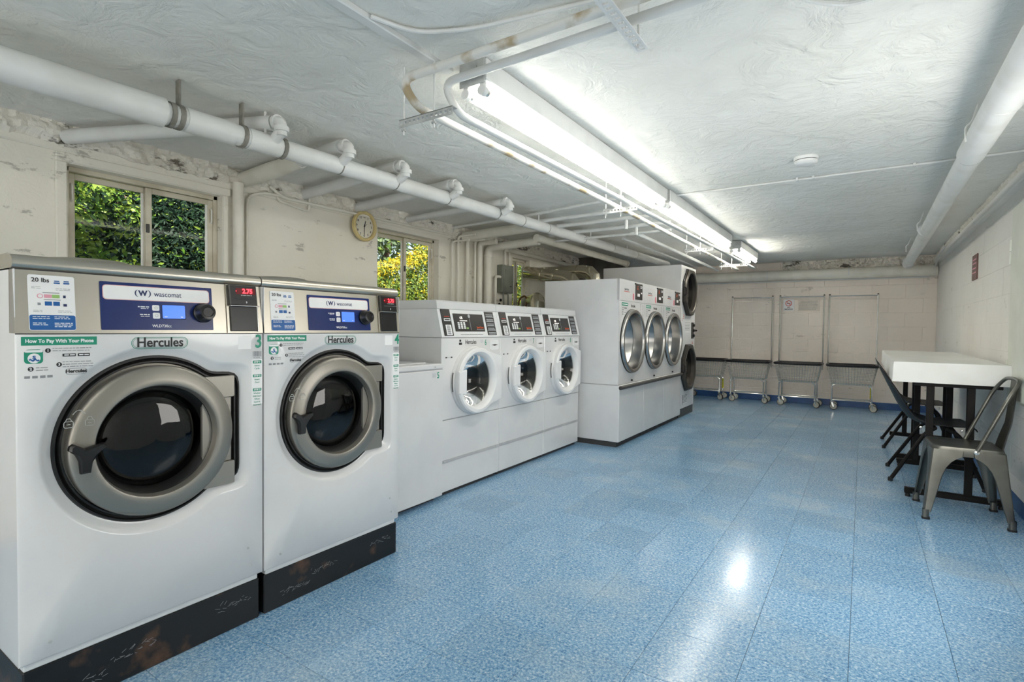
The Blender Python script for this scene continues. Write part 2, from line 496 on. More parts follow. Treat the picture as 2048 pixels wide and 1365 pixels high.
def thing(name, label, cat, loc=(0, 0, 0), rz=0.0, group=None):
    o = bpy.data.objects.new(name, None)
    o.empty_display_size = 0.1
    COL.objects.link(o)
    o.location = loc; o.rotation_euler = (0, 0, rz)
    o['label'] = label; o['category'] = cat
    if group: o['group'] = group
    return o

def tag(o, label, cat, group=None):
    o['label'] = label; o['category'] = cat
    if group: o['group'] = group
    return o

def dup(root, loc, label, rz=None, group=None):
    def cp(o, par):
        c = o.copy(); COL.objects.link(c)
        if par: c.parent = par
        for ch in list(o.children): cp(ch, c)
        return c
    r = cp(root, None)
    r.location = loc; r['label'] = label
    if rz is not None: r.rotation_euler = (0, 0, rz)
    if group: r['group'] = group
    return r

_txt = {}
def text_mesh(s, size, bold):
    k = (s, round(size, 4), bold)
    if k not in _txt:
        cu = bpy.data.curves.new('t', 'FONT')
        cu.body = s; cu.size = size; cu.align_x = 'CENTER'; cu.align_y = 'CENTER'
        cu.resolution_u = 3; cu.extrude = 0.0003; cu.offset = bold * size
        to = bpy.data.objects.new('t', cu); COL.objects.link(to)
        bpy.context.view_layer.update()
        me = bpy.data.meshes.new_from_object(to)
        _txt[k] = ([tuple(v.co) for v in me.vertices], [list(p.vertices) for p in me.polygons])
        bpy.data.objects.remove(to); bpy.data.curves.remove(cu); bpy.data.meshes.remove(me)
    return _txt[k]

PX = Matrix(((0, 0, 1, 0), (1, 0, 0, 0), (0, 1, 0, 0), (0, 0, 0, 1)))          # text on a +X face: x->+Y, y->+Z
PNY = Matrix(((1, 0, 0, 0), (0, 0, -1, 0), (0, 1, 0, 0), (0, 0, 0, 1)))        # on a -Y face
def addtext(mb, s, size, u, v, n, base=PX, mi=0, bold=0.0, sx=1.0):
    vs, fs = text_mesh(s, size, bold)
    T = base @ Matrix.Translation((u, v, n)) @ Matrix.Diagonal((sx, 1, 1, 1))
    return mb.add([T @ Vector(p) for p in vs], fs, mi)
def text(s, size, u, v, n, m, parent, base=PX, bold=0.0, sx=1.0, name='lettering'):
    return addtext(MB(), s, size, u, v, n, base, 0, bold, sx).build(name, m, parent, smooth=0)

def rrect(w, h, r, n=4):
    out = []
    for cx, cy, a0 in ((w/2 - r, h/2 - r, 0), (-w/2 + r, h/2 - r, 90), (-w/2 + r, -h/2 + r, 180), (w/2 - r, -h/2 + r, 270)):
        for k in range(n + 1):
            a = math.radians(a0 + 90 * k / n)
            out.append((cx + r * math.cos(a), cy + r * math.sin(a)))
    return out
def plate(mb, u0, u1, v0, v1, n0, t, r=0.004, mi=0, b=0.0):
    """rounded plate lying on a +X face at depth n0, t thick"""
    w, h = u1 - u0, v1 - v0
    r = min(r, w * .49, h * .49)
    o = [(n0, (u0 + u1)/2 + p[0], (v0 + v1)/2 + p[1]) for p in rrect(w, h, r)]
    return mb.prism(o, (t, 0, 0), b, mi)
def lines(mb, u0, u1, v_top, n, count, step, h, seed, mi=0):
    """fine print too small to read: short strips"""
    R = random.Random(seed)
    for i in range(count):
        u = u0; v = v_top - i * step
        while u < u1 - 0.004:
            w = min(R.uniform(0.004, 0.016), u1 - u)
            mb.box(n, n + 0.0004, u, u + w, v - h/2, v + h/2, 0, mi)
            u += w + 0.0022
    return mb

# ------------------------------------------------------------------ room shell
def structure(o):
    o['kind'] = 'structure'; return o

fl = MB().box(XL - .23, XR + .2, YF - .2, YB + .2, -0.12, -0.0045).build('floor', M['subfloor'])
structure(fl)
T = 0.3048
tiles_main, tiles_rest = [], MB()
tb = MB().add(*chamfer_box(-T/2 + .0006, T/2 - .0006, -T/2 + .0006, T/2 - .0006, -0.0045, 0.0, 0.0009))
t0 = tb.build('tile', M['tile'], fl, smooth=0)
tmesh = t0.data
first = True
cells = []
for i in range(-11, 6):
    for j in range(-14, 27):
        cx, cy = -0.625 + (i + .5) * T, 1.702 + (j + .5) * T
        if not (XL - .02 < cx < XR + .1 and YF < cy < YB + .1): continue
        d = FW.dot(Vector((cx, cy, -H)))
        px = 1024 + 1066 * RT.dot(Vector((cx, cy, -H))) / max(d, .01)
        py = 682 - 1066 * UP.dot(Vector((cx, cy, -H))) / max(d, .01)
        inview = d > .3 and -80 < px < 2130 and py < 1560
        hidden = (cx < -2.05 and cy < 4.9) or (cx < -2.1 and cy > 4.6 and cy < 7.4) or cx < -2.6
        cells.append((0 if inview and not hidden else 1, d, cx, cy))
cells.sort()
for k, (hid, d, cx, cy) in enumerate(cells):
    if k < 300 and not hid:
        if first: o = t0; first = False
        else:
            o = t0.copy(); COL.objects.link(o); o.parent = fl
        o.location = (cx, cy, 0)
        o.rotation_euler = (rnd.gauss(0, .0013), rnd.gauss(0, .0013), rnd.choice((0, math.pi/2)))
    else:
        tiles_rest.box(cx - T/2 + .0006, cx + T/2 - .0006, cy - T/2 + .0006, cy + T/2 - .0006, -.0045, -.0002)
tiles_rest.build('tiles_beyond', M['tile'], fl, smooth=0, kind='stuff')

# ceiling: slab with an uneven plastered underside
cb = MB().box(XL - .25, XR + .2, YF - .2, YB + .2, ZC + .03, ZC + .22)
nx, ny = 58, 150
gv = []
for j in range(ny + 1):
    for i in range(nx + 1):
        x = XL - .02 + (XR + .04 - XL) * i / nx; y = YF - .02 + (YB + .04 - YF) * j / ny
        z = ZC + 0.007 * noise.noise(Vector((x * 0.9, y * 0.9, 3))) + 0.0035 * noise.noise(Vector((x * 2.6, y * 2.6, 9)))
        gv.append((x, y, z))
gf = [(j*(nx+1)+i, (j+1)*(nx+1)+i, (j+1)*(nx+1)+i+1, j*(nx+1)+i+1) for j in range(ny) for i in range(nx)]
cb.add(gv, gf)
structure(cb.build('ceiling', M['ceiling'], smooth=40))

# left wall with three window openings
W1 = (1.13, 1.99, 1.36, 2.03); W2 = (3.40, 4.24, 1.28, 2.045); W3 = (5.64, 6.06, 1.28, 2.03)
wm = MB()
ys = [YF - .2]
for w in (W1, W2, W3):
    wm.box(XL - .125, XL, ys[-1], w[0], -.05, ZC + .05)
    wm.box(XL - .125, XL, w[0], w[1], -.05, w[2])
    wm.box(XL - .125, XL, w[0], w[1], w[3], ZC + .05)
    ys.append(w[1])
wm.box(XL - .125, XL, ys[-1], YB + .2, -.05, ZC + .05)
structure(wm.build('wall_left', M['wall_left'], smooth=0))
structure(MB().box(XL - .23, XR + .2, YF - .2, YF, -.05, ZC + .05).build('wall_front', M['wall_right'], smooth=0))
ch = MB().box(XL, XL + .30, 7.45, YB, 0, ZC - .01, .004)  # plain dark grey box set into the far left corner
structure(ch.build('wall_dark_section', M['dark_section'], smooth=0))

# back and right walls: painted concrete blocks, each proud of its joint by a hair
wb_ = structure(MB().box(XL, XR + .2, YB + .004, YB + .2, -.05, ZC + .05).build('wall_back', M['wall_back'], smooth=0))
wr_ = structure(MB().box(XR + .004, XR + .2, YF - .2, YB + .2, -.05, ZC + .05).build('wall_right', M['wall_right'], smooth=0))
BH, BL = 0.203, 0.406
bmesh_b = MB().add(*chamfer_box(-BL/2 + .0015, BL/2 - .0015, -.004, .004, -BH/2 + .0013, BH/2 - .0013, .0035)).build('block', M['wall_back'], wb_, smooth=30)
bfirst = True
for r in range(11):
    for c in range(-1, 12):
        x0 = -2.75 + c * .406 * 1 + (BL/2 if r % 2 else 0); x1 = x0 + BL
        if x0 > XR - .02 or x1 < -2.7: continue
        z = (r + .5) * BH
        if x1 > XR:
            MB().add(*chamfer_box(x0 + .0015, XR, YB - .004, YB + .004, z - BH/2 + .0013, z + BH/2 - .0013, .0022)).build('block', M['wall_back'], wb_, smooth=30)
            continue
        if bfirst: o = bmesh_b; bfirst = False
        else:
            o = bmesh_b.copy(); COL.objects.link(o); o.parent = wb_
        o.location = (x0 + BL/2, YB + .0030 + rnd.uniform(-.0022, .0022), z)
bmesh_r = MB().add(*chamfer_box(-.004, .004, -BL/2 + .0015, BL/2 - .0015, -BH/2 + .0004, BH/2 - .0004, .0009)).build('block', M['wall_right'], wr_, smooth=30)
bfirst = True
for r in range(11):
    for c in range(13):
        y0 = YB - (c + 1) * BL - (BL/2 if r % 2 else 0)
        if y0 < 4.0: continue
        if bfirst: o = bmesh_r; bfirst = False
        else:
            o = bmesh_r.copy(); COL.objects.link(o); o.parent = wr_
        o.location = (XR + .0035 + rnd.uniform(-.0004, .0004), y0 + BL/2, (r + .5) * BH)

# crumbling plaster at the wall tops
def crumble(name, a, b, out, z0, z1, depth, seed, n, amp):
    a, b, out = Vector(a), Vector(b), Vector(out)
    loops = []
    rows = 11
    for i in range(n + 1):
        t = i / n; p = a.lerp(b, t); row = []
        for k in range(rows):
            s = k / (rows - 1)
            q = p + Vector((0, 0, z0 + (z1 - z0) * s))
            f = math.sin(math.pi * min(1, .15 + s * .85)) if k < rows - 1 else .4
            nz = noise.noise(Vector((q.x * 9 + seed, q.y * 9, q.z * 14))) * .7 + noise.noise(Vector((q.x * 60, q.y * 60 + seed, q.z * 60))) * .3 + noise.noise(Vector((q.x * 26, q.y * 26 + seed, q.z * 30))) * .5
            row.append(q + out * max(.001, depth * (.55 + .45 * f) + amp * nz * 1.5) + Vector((0, 0, amp * .8 * noise.noise(Vector((q.x * 15, q.y * 15, seed))))))
        loops.append([p + Vector((0, 0, z0)) - out * .02] + row + [p + Vector((0, 0, z1)) - out * .02])
    o = MB().loft(loops, False).build(name, M['rough'], smooth=25)
    return structure(o)
crumble('trim_1', (XL, YF, 0), (XL, 7.45, 0), (1, 0, 0), 2.120, ZC + .012, .034, 1.3, 700, .026)
crumble('trim_2', (XR, 2.0, 0), (XR, YB, 0), (-1, 0, 0), 2.165, ZC + .012, .038, 4.1, 500, .020)
crumble('trim_3', (-1.1, YB, 0), (XR, YB, 0), (0, -1, 0), 2.10, ZC + .012, .022, 7.7, 420, .045)
structure(MB().box(XL - .01, XL + .018, YF, 7.3, 2.085, 2.135, .008).build('trim_4', M['wall_left']))
structure(MB().box(XR - .045, XR + .01, 2.0, YB, 2.105, 2.175, .006).build('trim_5', M['wall_right']))

# blue cove base
def cove(name, x0, x1, y0, y1, ax):
    structure(MB().box(x0, x1, y0, y1, 0.0, .10, .003).build(name, M['cove']))
cove('baseboard_back', -2.9, XR, YB - .006, YB + .003, 0)
cove('baseboard_right', XR - .006, XR + .003, 3.4, YB, 1)

# windows: outer surround, recessed frame, two sliding sashes
def window(idx, w, sash=True, surround=True):
    y0, y1, z0, z1 = w
    win = bpy.data.objects.new('window_%d' % idx, None); COL.objects.link(win); win['kind'] = 'structure'
    xf = XL - .085
    f = MB()
    t = .028
    f.box(xf - .03, xf + .02, y0, y0 + t, z0, z1, .003); f.box(xf - .03, xf + .02, y1 - t, y1, z0, z1, .003)
    f.box(xf - .03, xf + .02, y0, y1, z1 - t, z1, .003); f.box(xf - .03, xf + .02, y0, y1, z0, z0 + t, .003)
    f.build('frame', M['alu'], win)
    ym = (y0 + y1) / 2
    for k, (a, b, xo) in enumerate(((y0 + t, ym + .02, -.018), (ym - .012, y1 - t, .004))):
        s = MB(); ft = .034
        x0, x1 = xf + xo - .006, xf + xo + .010
        zt, zb = z1 - t - .004, z0 + t
        s.box(x0, x1, a, a + ft, zb, zt, .003); s.box(x0, x1, b - ft, b, zb, zt, .003)
        s.box(x0, x1, a + ft, b - ft, zt - ft, zt, .003); s.box(x0, x1, a + ft, b - ft, zb, zb + ft, .003)
        so = s.build('sash', M['alu'], win)
        p = MB().box(xf + xo, xf + xo + .004, a + ft - .003, b - ft + .003, zb + ft - .003, zt - ft + .003)
        p.build('pane', M['pane'], so, smooth=0)
        tr = MB().box(x0 + .004, x0 + .012, b - ft - .016, b - ft, zb + ft, zt - ft, .002)
        tr.build('track', M['alu_light'], so)
        ya = a + ft * .5 if k == 0 else b - ft * .5
        h = MB().tube(fillet([(x1, ya, zt - .16), (x1 + .016, ya, zt - .15), (x1 + .016, ya, zt - .07), (x1, ya, zt - .06)], .01, 3), .005, 6)
        h.build('pull', M['alu_light'], so)
    l = MB().box(xf + .012, xf + .024, ym - .014, ym + .006, (z0 + z1)/2 + .02, (z0 + z1)/2 + .075, .003)
    l.build('latch', M['black'], win)
    if surround:
        s = MB()
        s.box(XL - .01, XL + .014, y0 - .055, y0 - .004, z0 - .02, z1 + .0035, .006)
        s.box(XL - .01, XL + .014, y1 + .004, y1 + .035, z0 - .02, z1 + .0035, .006)
        s.box(XL - .01, XL + .014, y0 - .055, y1 + .055, z1 + .004, z1 + .055, .006)
        s.build('surround', M['wall_left'], win)
    si = MB().box(XL - .06, XL + .03, y0 - .03, y1 + .03, z0 - .035, z0 + .002, .006)
    si.build('sill', M['wall_left'], win)
    return win
window(1, W1); window(2, W2, surround=False); window(3, W3, surround=False)

# ------------------------------------------------------------------ outdoors
structure(MB().box(-16, XL - .24, -8, 16, .95, 1.05).build('ground', M['soil'], smooth=0))
def leaves(mb, c, rad, n, size, seed, shell=.35, asp=.42, mi=0, cut=None, gap=None):
    R = random.Random(seed)
    k = 0
    while k < n:
        d = Vector((R.gauss(0, 1), R.gauss(0, 1), R.gauss(0, 1))).normalized()
        q = R.random() ** shell
        p = Vector((c[0] + d.x * rad[0] * q, c[1] + d.y * rad[1] * q, c[2] + d.z * rad[2] * q))
        k += 1
        if p.z < 1.06 or (cut and p.x > cut): continue
        if gap is not None and noise.noise(p * 2.4 + Vector((seed, 0, 0))) < gap: continue
        a = Vector((R.gauss(0, 1), R.gauss(0, 1), R.gauss(0, .6))).normalized()
        nn = (d * .3 + Vector((R.gauss(.5, .8), R.gauss(0, .8), R.gauss(.4, .6)))).normalized()
        a = (a - nn * a.dot(nn)).normalized(); b = nn.cross(a)
        s = size * R.uniform(.6, 1.3)
        m_ = R.choice(mi) if isinstance(mi, (list, tuple)) else mi
        mb.add([p, p + a * s * .5 + b * s * asp * .5 + nn * s * .06, p + a * s, p + a * s * .5 - b * s * asp * .5 + nn * s * .06], [(0, 1, 2, 3)], m_)
    return mb
def shrub(name, label, cat, base, parts, mats, stems, seed):
    t = thing(name, label, cat, base)
    mb = MB(Matrix.Translation(Vector(base)).inverted())
    for k, p in enumerate(parts):
        leaves(mb, *p[:4], seed + k, *p[4:])
    mb.build('foliage', mats, t, smooth=0, kind='stuff')
    for a in stems: MB(Matrix.Translation(Vector(base)).inverted()).tube(a[0], a[1], 6).build('stem', M['bark'], t)
    return t
cutx = XL - .30
shrub('broadleaf_shrub', 'sunlit broad-leaved shrub outside the nearest window, left half', 'shrub', (-4.85, 1.35, 1.05),
      [((-4.85, 1.45, 1.85), (.5, .5, .8), 5600, .055, .4, .45, (0, 0, 0, 1), cutx, -.12), ((-5.4, 1.55, 1.9), (.45, .65, .9), 8000, .06, .4, .45, (0, 0, 1), cutx, -.14)],
      [M['leaf_a'], M['leaf_b']],
      [([(-4.85, 1.35, 1.05), (-4.9, 1.4, 1.6), (-5.0, 1.5, 2.3)], [.03, .022, .01]), ([(-4.85, 1.35, 1.05), (-4.7, 1.2, 1.7), (-4.7, 1.2, 2.2)], [.025, .018, .008]),
       ([(-4.85, 1.35, 1.05), (-5.0, 1.6, 1.7), (-5.2, 1.7, 2.3)], [.025, .018, .008])], 11)
shrub('yew_shrub', 'dense dark evergreen filling the right half of the nearest window', 'shrub', (-5.5, 2.9, 1.05),
      [((-5.5, 2.95, 1.9), (.85, 1.15, 1.5), 30000, .055, .5, .34, (0, 0, 0, 0, 0, 0, 0, 0, 1), cutx), ((-6.1, 3.1, 1.9), (.4, 1.4, 1.5), 9000, .13, .5, .5, (0,), cutx)],
      [M['leaf_b'], M['leaf_a']],
      [([(-5.5, 2.9, 1.05), (-5.5, 2.9, 2.8)], [.05, .02])], 31)
shrub('background_tree', 'reddish-brown leaved tree glimpsed behind the broad-leaved shrub', 'tree', (-8.0, 1.2, 1.05),
      [((-8.0, 1.4, 2.4), (.9, 2.2, 1.7), 9000, .11, .5, .5, (0, 0, 1), None, -.30), ((-8.6, 1.6, 2.4), (.5, 2.8, 1.9), 2600, .18, .5, .5, (1,), None, -.42)],
      [M['leaf_r'], M['leaf_b']],
      [([(-8.0, 1.2, 1.05), (-8.0, 1.3, 3.2)], [.08, .03])], 47)
hp = []
for k in range(11):
    y = 4.3 + k * .55
    zt = min(2.5, 1.66 + .40 * (y - 4.4))
    hp.append(((-5.45 + .08 * (k % 2), y, 1.05 + (zt - 1.05) / 2), (.42, .5, (zt - 1.0) / 2), 6200, .045, .42, .5, (0, 0, 0, 0, 0, 1), cutx))
    for q in (0, 1):
        hp.append(((-5.36, y + .27 * q, zt + .11 * q + .03 * math.sin(k * 2.1 + q)), (.36, .24, .07), 430, .045, .45, .5, (1, 1, 1, 0), cutx))
shrub('clipped_hedge', 'yellow-topped green hedge seen through the far window', 'hedge', (-5.4, 6.4, 1.05), hp,
      [M['leaf_h'], M['leaf_y']], [([(-5.4, 5.4 + k * .9, 1.05), (-5.4, 5.4 + k * .9, 1.8)], [.03, .02]) for k in range(3)], 50)
shrub('garden_tree', 'grey-green tree rising behind the yellow hedge, sky between its leaves', 'tree', (-9.2, 8.6, 1.05),
      [((-9.2, 8.4, 3.4), (1.4, 1.9, 1.3), 5200, .15, .6, .5, (0, 0, 1), None, -.15), ((-9.0, 11.4, 3.2), (1.2, 1.4, 1.2), 2600, .15, .6, .5, (0, 0, 1), None, -.15)],
      [M['leaf_t'], M['leaf_h']],
      [([(-9.2, 8.6, 1.05), (-9.2, 8.6, 2.6), (-9.0, 9.0, 4.2)], [.12, .09, .03]), ([(-9.2, 8.6, 2.4), (-9.1, 9.8, 3.0), (-9.0, 11.2, 3.6)], [.07, .05, .02])], 80)

# ------------------------------------------------------------------ fluorescent fixtures
def fixture(y0, y1, xc, label, lamp='tube'):
    t = thing('fluorescent_fixture', label, 'ceiling light', (xc, y0, 0), 0, 'strip lights under the ceiling')
    L = y1 - y0
    zt = ZC - .004
    h = MB(); h.box(-.070, .070, .004, L - .004, zt - .088, zt, .004); h.build('housing', M['fixture'], t)
    for k, ye in enumerate((0, L)):
        e = MB(); s = .006 if k == 0 else -.006
        e.box(-.064, .064, ye - .003, ye + .003, zt - .10, zt, .002)
        e.cyl((0.02, ye, zt - .03), (0.02, ye - s, zt - .03), .007, 8)
        e.build('end_plate', M['fixgrey'], t)
        for xs in (-.042, .042):
            d = MB(); yy = ye + (.02 if k == 0 else -.02)
            d.box(xs - .014, xs + .014, yy - .009, yy + .009, zt - .138, zt - .086, .005)
            d.cyl((xs, yy - .012, zt - .122), (xs, yy + .012, zt - .122), .02, 14)
            d.build('lamp_holder', M['fixture'], t)
    for xs in (-.042, .042):
        b = MB().cyl((xs, .035, zt - .122), (xs, L - .035, zt - .122), .0155, 16)
        b = b.build('fluorescent_tube', M[lamp], t)
        for ya, yb in ((.03, .05), (L - .05, L - .03)): MB().cyl((xs, ya, zt - .122), (xs, yb, zt - .122), .0165, 14).build('tube_cap', M['chrome'], b)
    return t
fixture(1.745, 4.135, -1.36, 'nearest long two-tube strip light with its grey end plate in view')
fixture(4.155, 6.50, -1.345, 'middle long two-tube strip light behind the nearest one')
fixture(6.92, 8.16, -1.325, 'short two-tube strip light nearest the back wall', 'tube_bright')
fixture(-2.2, .15, -0.45, 'added unseen two-tube strip light on the ceiling behind the viewpoint')  # unseen fixture added to light the near end of the room

# ------------------------------------------------------------------ pipes and conduits
def pipe(name, label, pts, r, m='pipe', cat='pipe', bend=.08, n=14, group=None, extra=None):
    t = thing(name, label, cat, pts[0], 0, group)
    off = Matrix.Translation(Vector(pts[0])).inverted()
    MB(off).tube(fillet(pts, bend, 6) if len(pts) > 2 else pts, r, n).build('pipe_run', M[m], t)
    if extra: extra(t, off)
    return t

def zm(y): return 2.058 + (y - .6) * .0125
def main_extra(t, off):
    def seg(y0, y1, r, nm):
        MB(off).tube([(-2.58, y0, zm(y0)), (-2.58, y1, zm(y1))], r, 20).build(nm, M['pipe'], t)
    seg(-2.45, 1.12, .063, 'insulation'); seg(1.21, 1.43, .054, 'insulation'); seg(1.50, 1.675, .052, 'insulation')
    for y in (1.15, 1.185, 1.475, 1.69):
        MB(off).tube([(-2.58, y - .010, zm(y)), (-2.58, y + .010, zm(y))], .056, 18).build('clamp', M['clamp'], t)
    for y in (1.185, 1.475):
        MB(off).box(-2.598, -2.562, y - .004, y + .004, zm(y) + .05, ZC - .003, .001).build('strap', M['clamp'], t)
    for y in (2.06, 2.5, 3.02, 3.66, 4.05, 4.5, 5.3, 6.1, 6.9):
        MB(off).tube([(-2.58, y - .004, zm(y)), (-2.58, y + .004, zm(y))], .0505, 18).build('sleeve_joint', M['clamp'], t)
    for y in (1.60, 4.35, 5.5, 6.6):
        MB(off).tube([(-2.58, y, zm(y) + .045), (-2.58, y, ZC - .002)], .007, 8).build('hanger_rod', M['pipe'], t)
pipe('drain_pipe', 'long white insulated pipe running above the washers below the ceiling', [(-2.58, -2.45, zm(-2.45)), (-2.58, 8.3, zm(8.3))], .0495, extra=main_extra)

brs = [((-3.69, 1.12, 2.165), (-2.50, 1.63), 'slanting white branch pipe above the nearest window'),
       ((-3.69, 2.13, 2.17), (-2.49, 2.05), 'bulging white branch pipe just right of the nearest window'),
       ((-3.69, 2.62, 2.17), (-2.49, 2.50), 'white branch pipe above the wall left of the clock'),
       ((-3.69, 3.15, 2.17), (-2.48, 3.02), 'white branch pipe crossing above the round clock'),
       ((-3.69, 3.75, 2.17), (-2.46, 3.66), 'thin white branch pipe crossing above the far window')]
for k, (a, e, lab) in enumerate(brs):
    def ex(t, off, a=a, e=e, k=k):
        xm, ym = e
        b = MB(off).tube(fillet([(xm - .06, ym, 2.178), (xm + .015, ym, 2.178), (xm + .015, ym, 2.10)], .045, 6), .026, 14)
        b.tube([(xm - .035, ym, 2.178), (xm - .012, ym, 2.178)], .036, 14); b.tube([(xm + .015, ym, 2.146), (xm + .015, ym, 2.122)], .036, 14)
        b.tube([(xm + .015, ym, 2.125), (xm - .05, ym, 2.09)], .028, 12)
        b.build('elbow', M['pipe'], t)
        if k == 1:
            MB(off).tube([Vector(a), Vector(a).lerp(Vector((xm, ym, 2.178)), .3), Vector(a).lerp(Vector((xm, ym, 2.178)), .6)], [.052, .056, .046], 16).build('lagging', M['pipe_cream'], t)
    pipe('branch_pipe', lab, [a, (e[0] - .06, e[1], 2.178)], .040 if k < 4 else .030, 'pipe', group='branch pipes feeding the long drain pipe', extra=ex)

# risers on the left wall
pipe('riser_pipe', 'stout painted riser pipe beside the nearest window', [(XL + .05, 2.075, .9), (XL + .05, 2.075, 2.13)], .036, 'pipe_cream')
pipe('conduit', 'thin painted conduit dropping down the wall left of the clock', [(XL + .02, 2.155, .9), (XL + .02, 2.155, 2.06), (XL + .045, 2.26, 2.105), (XL + .045, 2.42, 2.11)], .010, 'pipe_cream', cat='conduit', bend=.06)
pipe('conduit', 'painted conduit running along the wall above the clock', [(XL + .06, 2.30, 2.16), (XL + .05, 2.42, 2.10), (XL + .045, 3.2, 2.108), (XL + .045, 4.35, 2.115)], .011, 'pipe_cream', cat='conduit', bend=.05)
pipe('conduit', 'short looped conduit on the wall left of the clock', [(XL + .03, 2.36, 2.15), (XL + .03, 2.40, 2.075), (XL + .03, 2.62, 2.045), (XL + .03, 2.66, 2.05), (XL + .03, 2.66, 2.15)], .009, 'pipe_cream', cat='conduit', bend=.03)
rs = [(4.40, .010, 'thinnest painted riser right of the far window', 2.05), (4.50, .012, 'second thin painted riser right of the far window', 2.12),
      (4.66, .020, 'medium painted riser in the pipe cluster right of the far window', 2.10), (4.80, .014, 'slim painted riser between the two stout risers', 2.12),
      (4.885, .032, 'stout painted riser left of the fat elbowed riser', 2.10)]
for y, r, lab, zt in rs:
    pipe('riser_pipe', lab, [(XL + .05, y, .9), (XL + .05, y, zt), (XL + .28, y, zt)], r, 'pipe_cream', bend=.05, group='risers on the left wall')
pipe('riser_pipe', 'fattest riser with an elbow turning under the ceiling left of the electric box', [(XL + .07, 5.02, .9), (XL + .07, 5.02, 2.06), (-2.97, 5.02, 2.09)], .046, 'pipe_cream', bend=.10,
     extra=lambda t, off: MB(off).tube([(XL + .07, 5.02, 1.98), (XL + .07, 5.02, 1.95)], .053, 14).build('coupling', M['pipe_cream'], t))
pipe('cross_pipe', 'fat cream pipe crossing under the ceiling behind the long drain pipe', [(XL + .05, 4.60, 2.13), (-2.66, 4.56, 2.15)], .052, 'pipe_cream')
pipe('cross_pipe', 'thin pipe running just above the fat cream cross pipe', [(XL + .05, 4.42, 2.20), (-2.6, 4.30, 2.205), (-1.62, 4.04, 2.19)], .013, 'pipe')
pipe('cross_pipe', 'first thin white pipe between drain pipe and strip light', [(-2.70, 4.44, 2.165), (-1.60, 4.40, 2.17)], .017, 'pipe', group='thin cross pipes by the strip light')
pipe('cross_pipe', 'second thin white pipe between drain pipe and strip light', [(-2.80, 4.68, 2.15), (-1.60, 4.66, 2.155)], .019, 'pipe', group='thin cross pipes by the strip light')
pipe('cross_pipe', 'third thin white pipe between drain pipe and strip light', [(-2.85, 5.05, 2.15), (-1.55, 5.05, 2.155)], .019, 'pipe', group='thin cross pipes by the strip light')
pipe('cross_pipe', 'thin white pipe below the third cross pipe', [(-3.0, 5.25, 2.11), (-1.6, 5.25, 2.12)], .013, 'pipe', group='thin cross pipes by the strip light')
pipe('rear_pipe', 'cream pipe with a capped end over the silver ducts', [(-2.93, 4.90, 2.10), (-2.93, 7.45, 2.10)], .042, 'pipe_cream',
     extra=lambda t, off: MB(off).tube([(-2.93, 7.43, 2.10), (-2.93, 7.5, 2.10)], .048, 12).build('end_cap', M['pipe_cream'], t))
pipe('rear_pipe', 'thin white pipe slanting over the stacked dryer', [(-2.22, 5.55, 2.13), (-2.20, 8.6, 2.12)], .013, 'pipe')
pipe('rear_pipe', 'white pipe reaching the top of the stacked dryer', [(-1.98, 5.35, 2.13), (-1.98, 9.0, 2.10)], .020, 'pipe')
pipe('rear_pipe', 'pink-grey pipe lying along the wall over the ducts', [(XL + .06, 5.4, 2.09), (XL + .06, 7.25, 2.075)], .026, 'pipe_cream')
pipe('drop_pipe', 'left of two short pipe stubs hanging under the cross pipes', [(-1.835, 4.665, 2.155), (-1.835, 4.665, 2.055)], .016, 'pipe', group='pipe stubs under the cross pipes')
pipe('drop_pipe', 'right of two short pipe stubs hanging under the cross pipes', [(-1.88, 5.05, 2.155), (-1.88, 5.05, 2.065)], .016, 'pipe', group='pipe stubs under the cross pipes')

# two sprinkler lines beside the strip light, with slotted hangers
pipe('sprinkler_pipe', 'rust-stained white pipe left of the strip light, elbowed across the ceiling', [(.30, 1.60, 2.165), (-1.60, 1.585, 2.15), (-1.53, 1.60, 2.03), (-1.515, 4.05, 2.03), (-1.56, 8.4, 2.035)], .0175, 'pipe_rust', bend=.075)
pipe('sprinkler_pipe', 'clean white pipe close beside the strip light, elbowed across the ceiling', [(.30, 1.69, 2.165), (-1.475, 1.70, 2.15), (-1.43, 1.74, 2.03), (-1.40, 4.0, 2.032), (-1.33, 8.3, 2.035)], .0165, 'pipe', bend=.07)
def strut(y, x0, x1, label):
    t = thing('slotted_strut', label, 'hanger', (x0, y, 0), 0, 'slotted hangers carrying the sprinkler pipes')
    m = MB(); L = x1 - x0
    z0, z1 = 1.978, 2.010
    # upright web with punched slots: rails and bridges
    n = max(5, int(L / .024))
    m.box(0, L, -.0015, .0015, z0, z0 + .010); m.box(0, L, -.0015, .0015, z1 - .010, z1)
    for k in range(n + 1):
        x = L * k / n; m.box(max(0, x - .005), min(L, x + .005), -.0015, .0015, z0 + .009, z1 - .009)
    m.box(0, L, -.0015, .03, z1 - .002, z1 + .001)
    m.build('slotted_angle', M['fixgrey'] if y < 3 else M['fixture'], t)
    for x in (L * .05, -1.472 - x0):
        MB().cyl((x, .012, z0 - .03), (x, .012, ZC - .001), .004, 8).build('hanger_rod', M['pipe'], t)
        MB().cyl((x, .012, z0 - .012), (x, .012, z0 - .004), .010, 6).build('nut', M['fixgrey'], t)
strut(1.63, -1.655, -1.365, 'nearest slotted strut, grey, at the pipe elbows')
strut(3.62, -1.60, -1.345, 'second slotted strut, halfway along the first strip light')
strut(5.85, -1.63, -1.335, 'third slotted strut, under the middle strip light')
strut(7.47, -1.62, -1.275, 'farthest slotted strut, by the short strip light')
an = thing('slotted_angle', 'slotted angle iron carrying the sprinkler pipes at the top edge of the view', 'bracket', (-.675, 1.36, 2.125))
a = MB()
L_ = .42; n_ = 14
a.box(0, .003, 0, L_, .014, .020); a.box(0, .003, 0, L_, -.030, -.018)
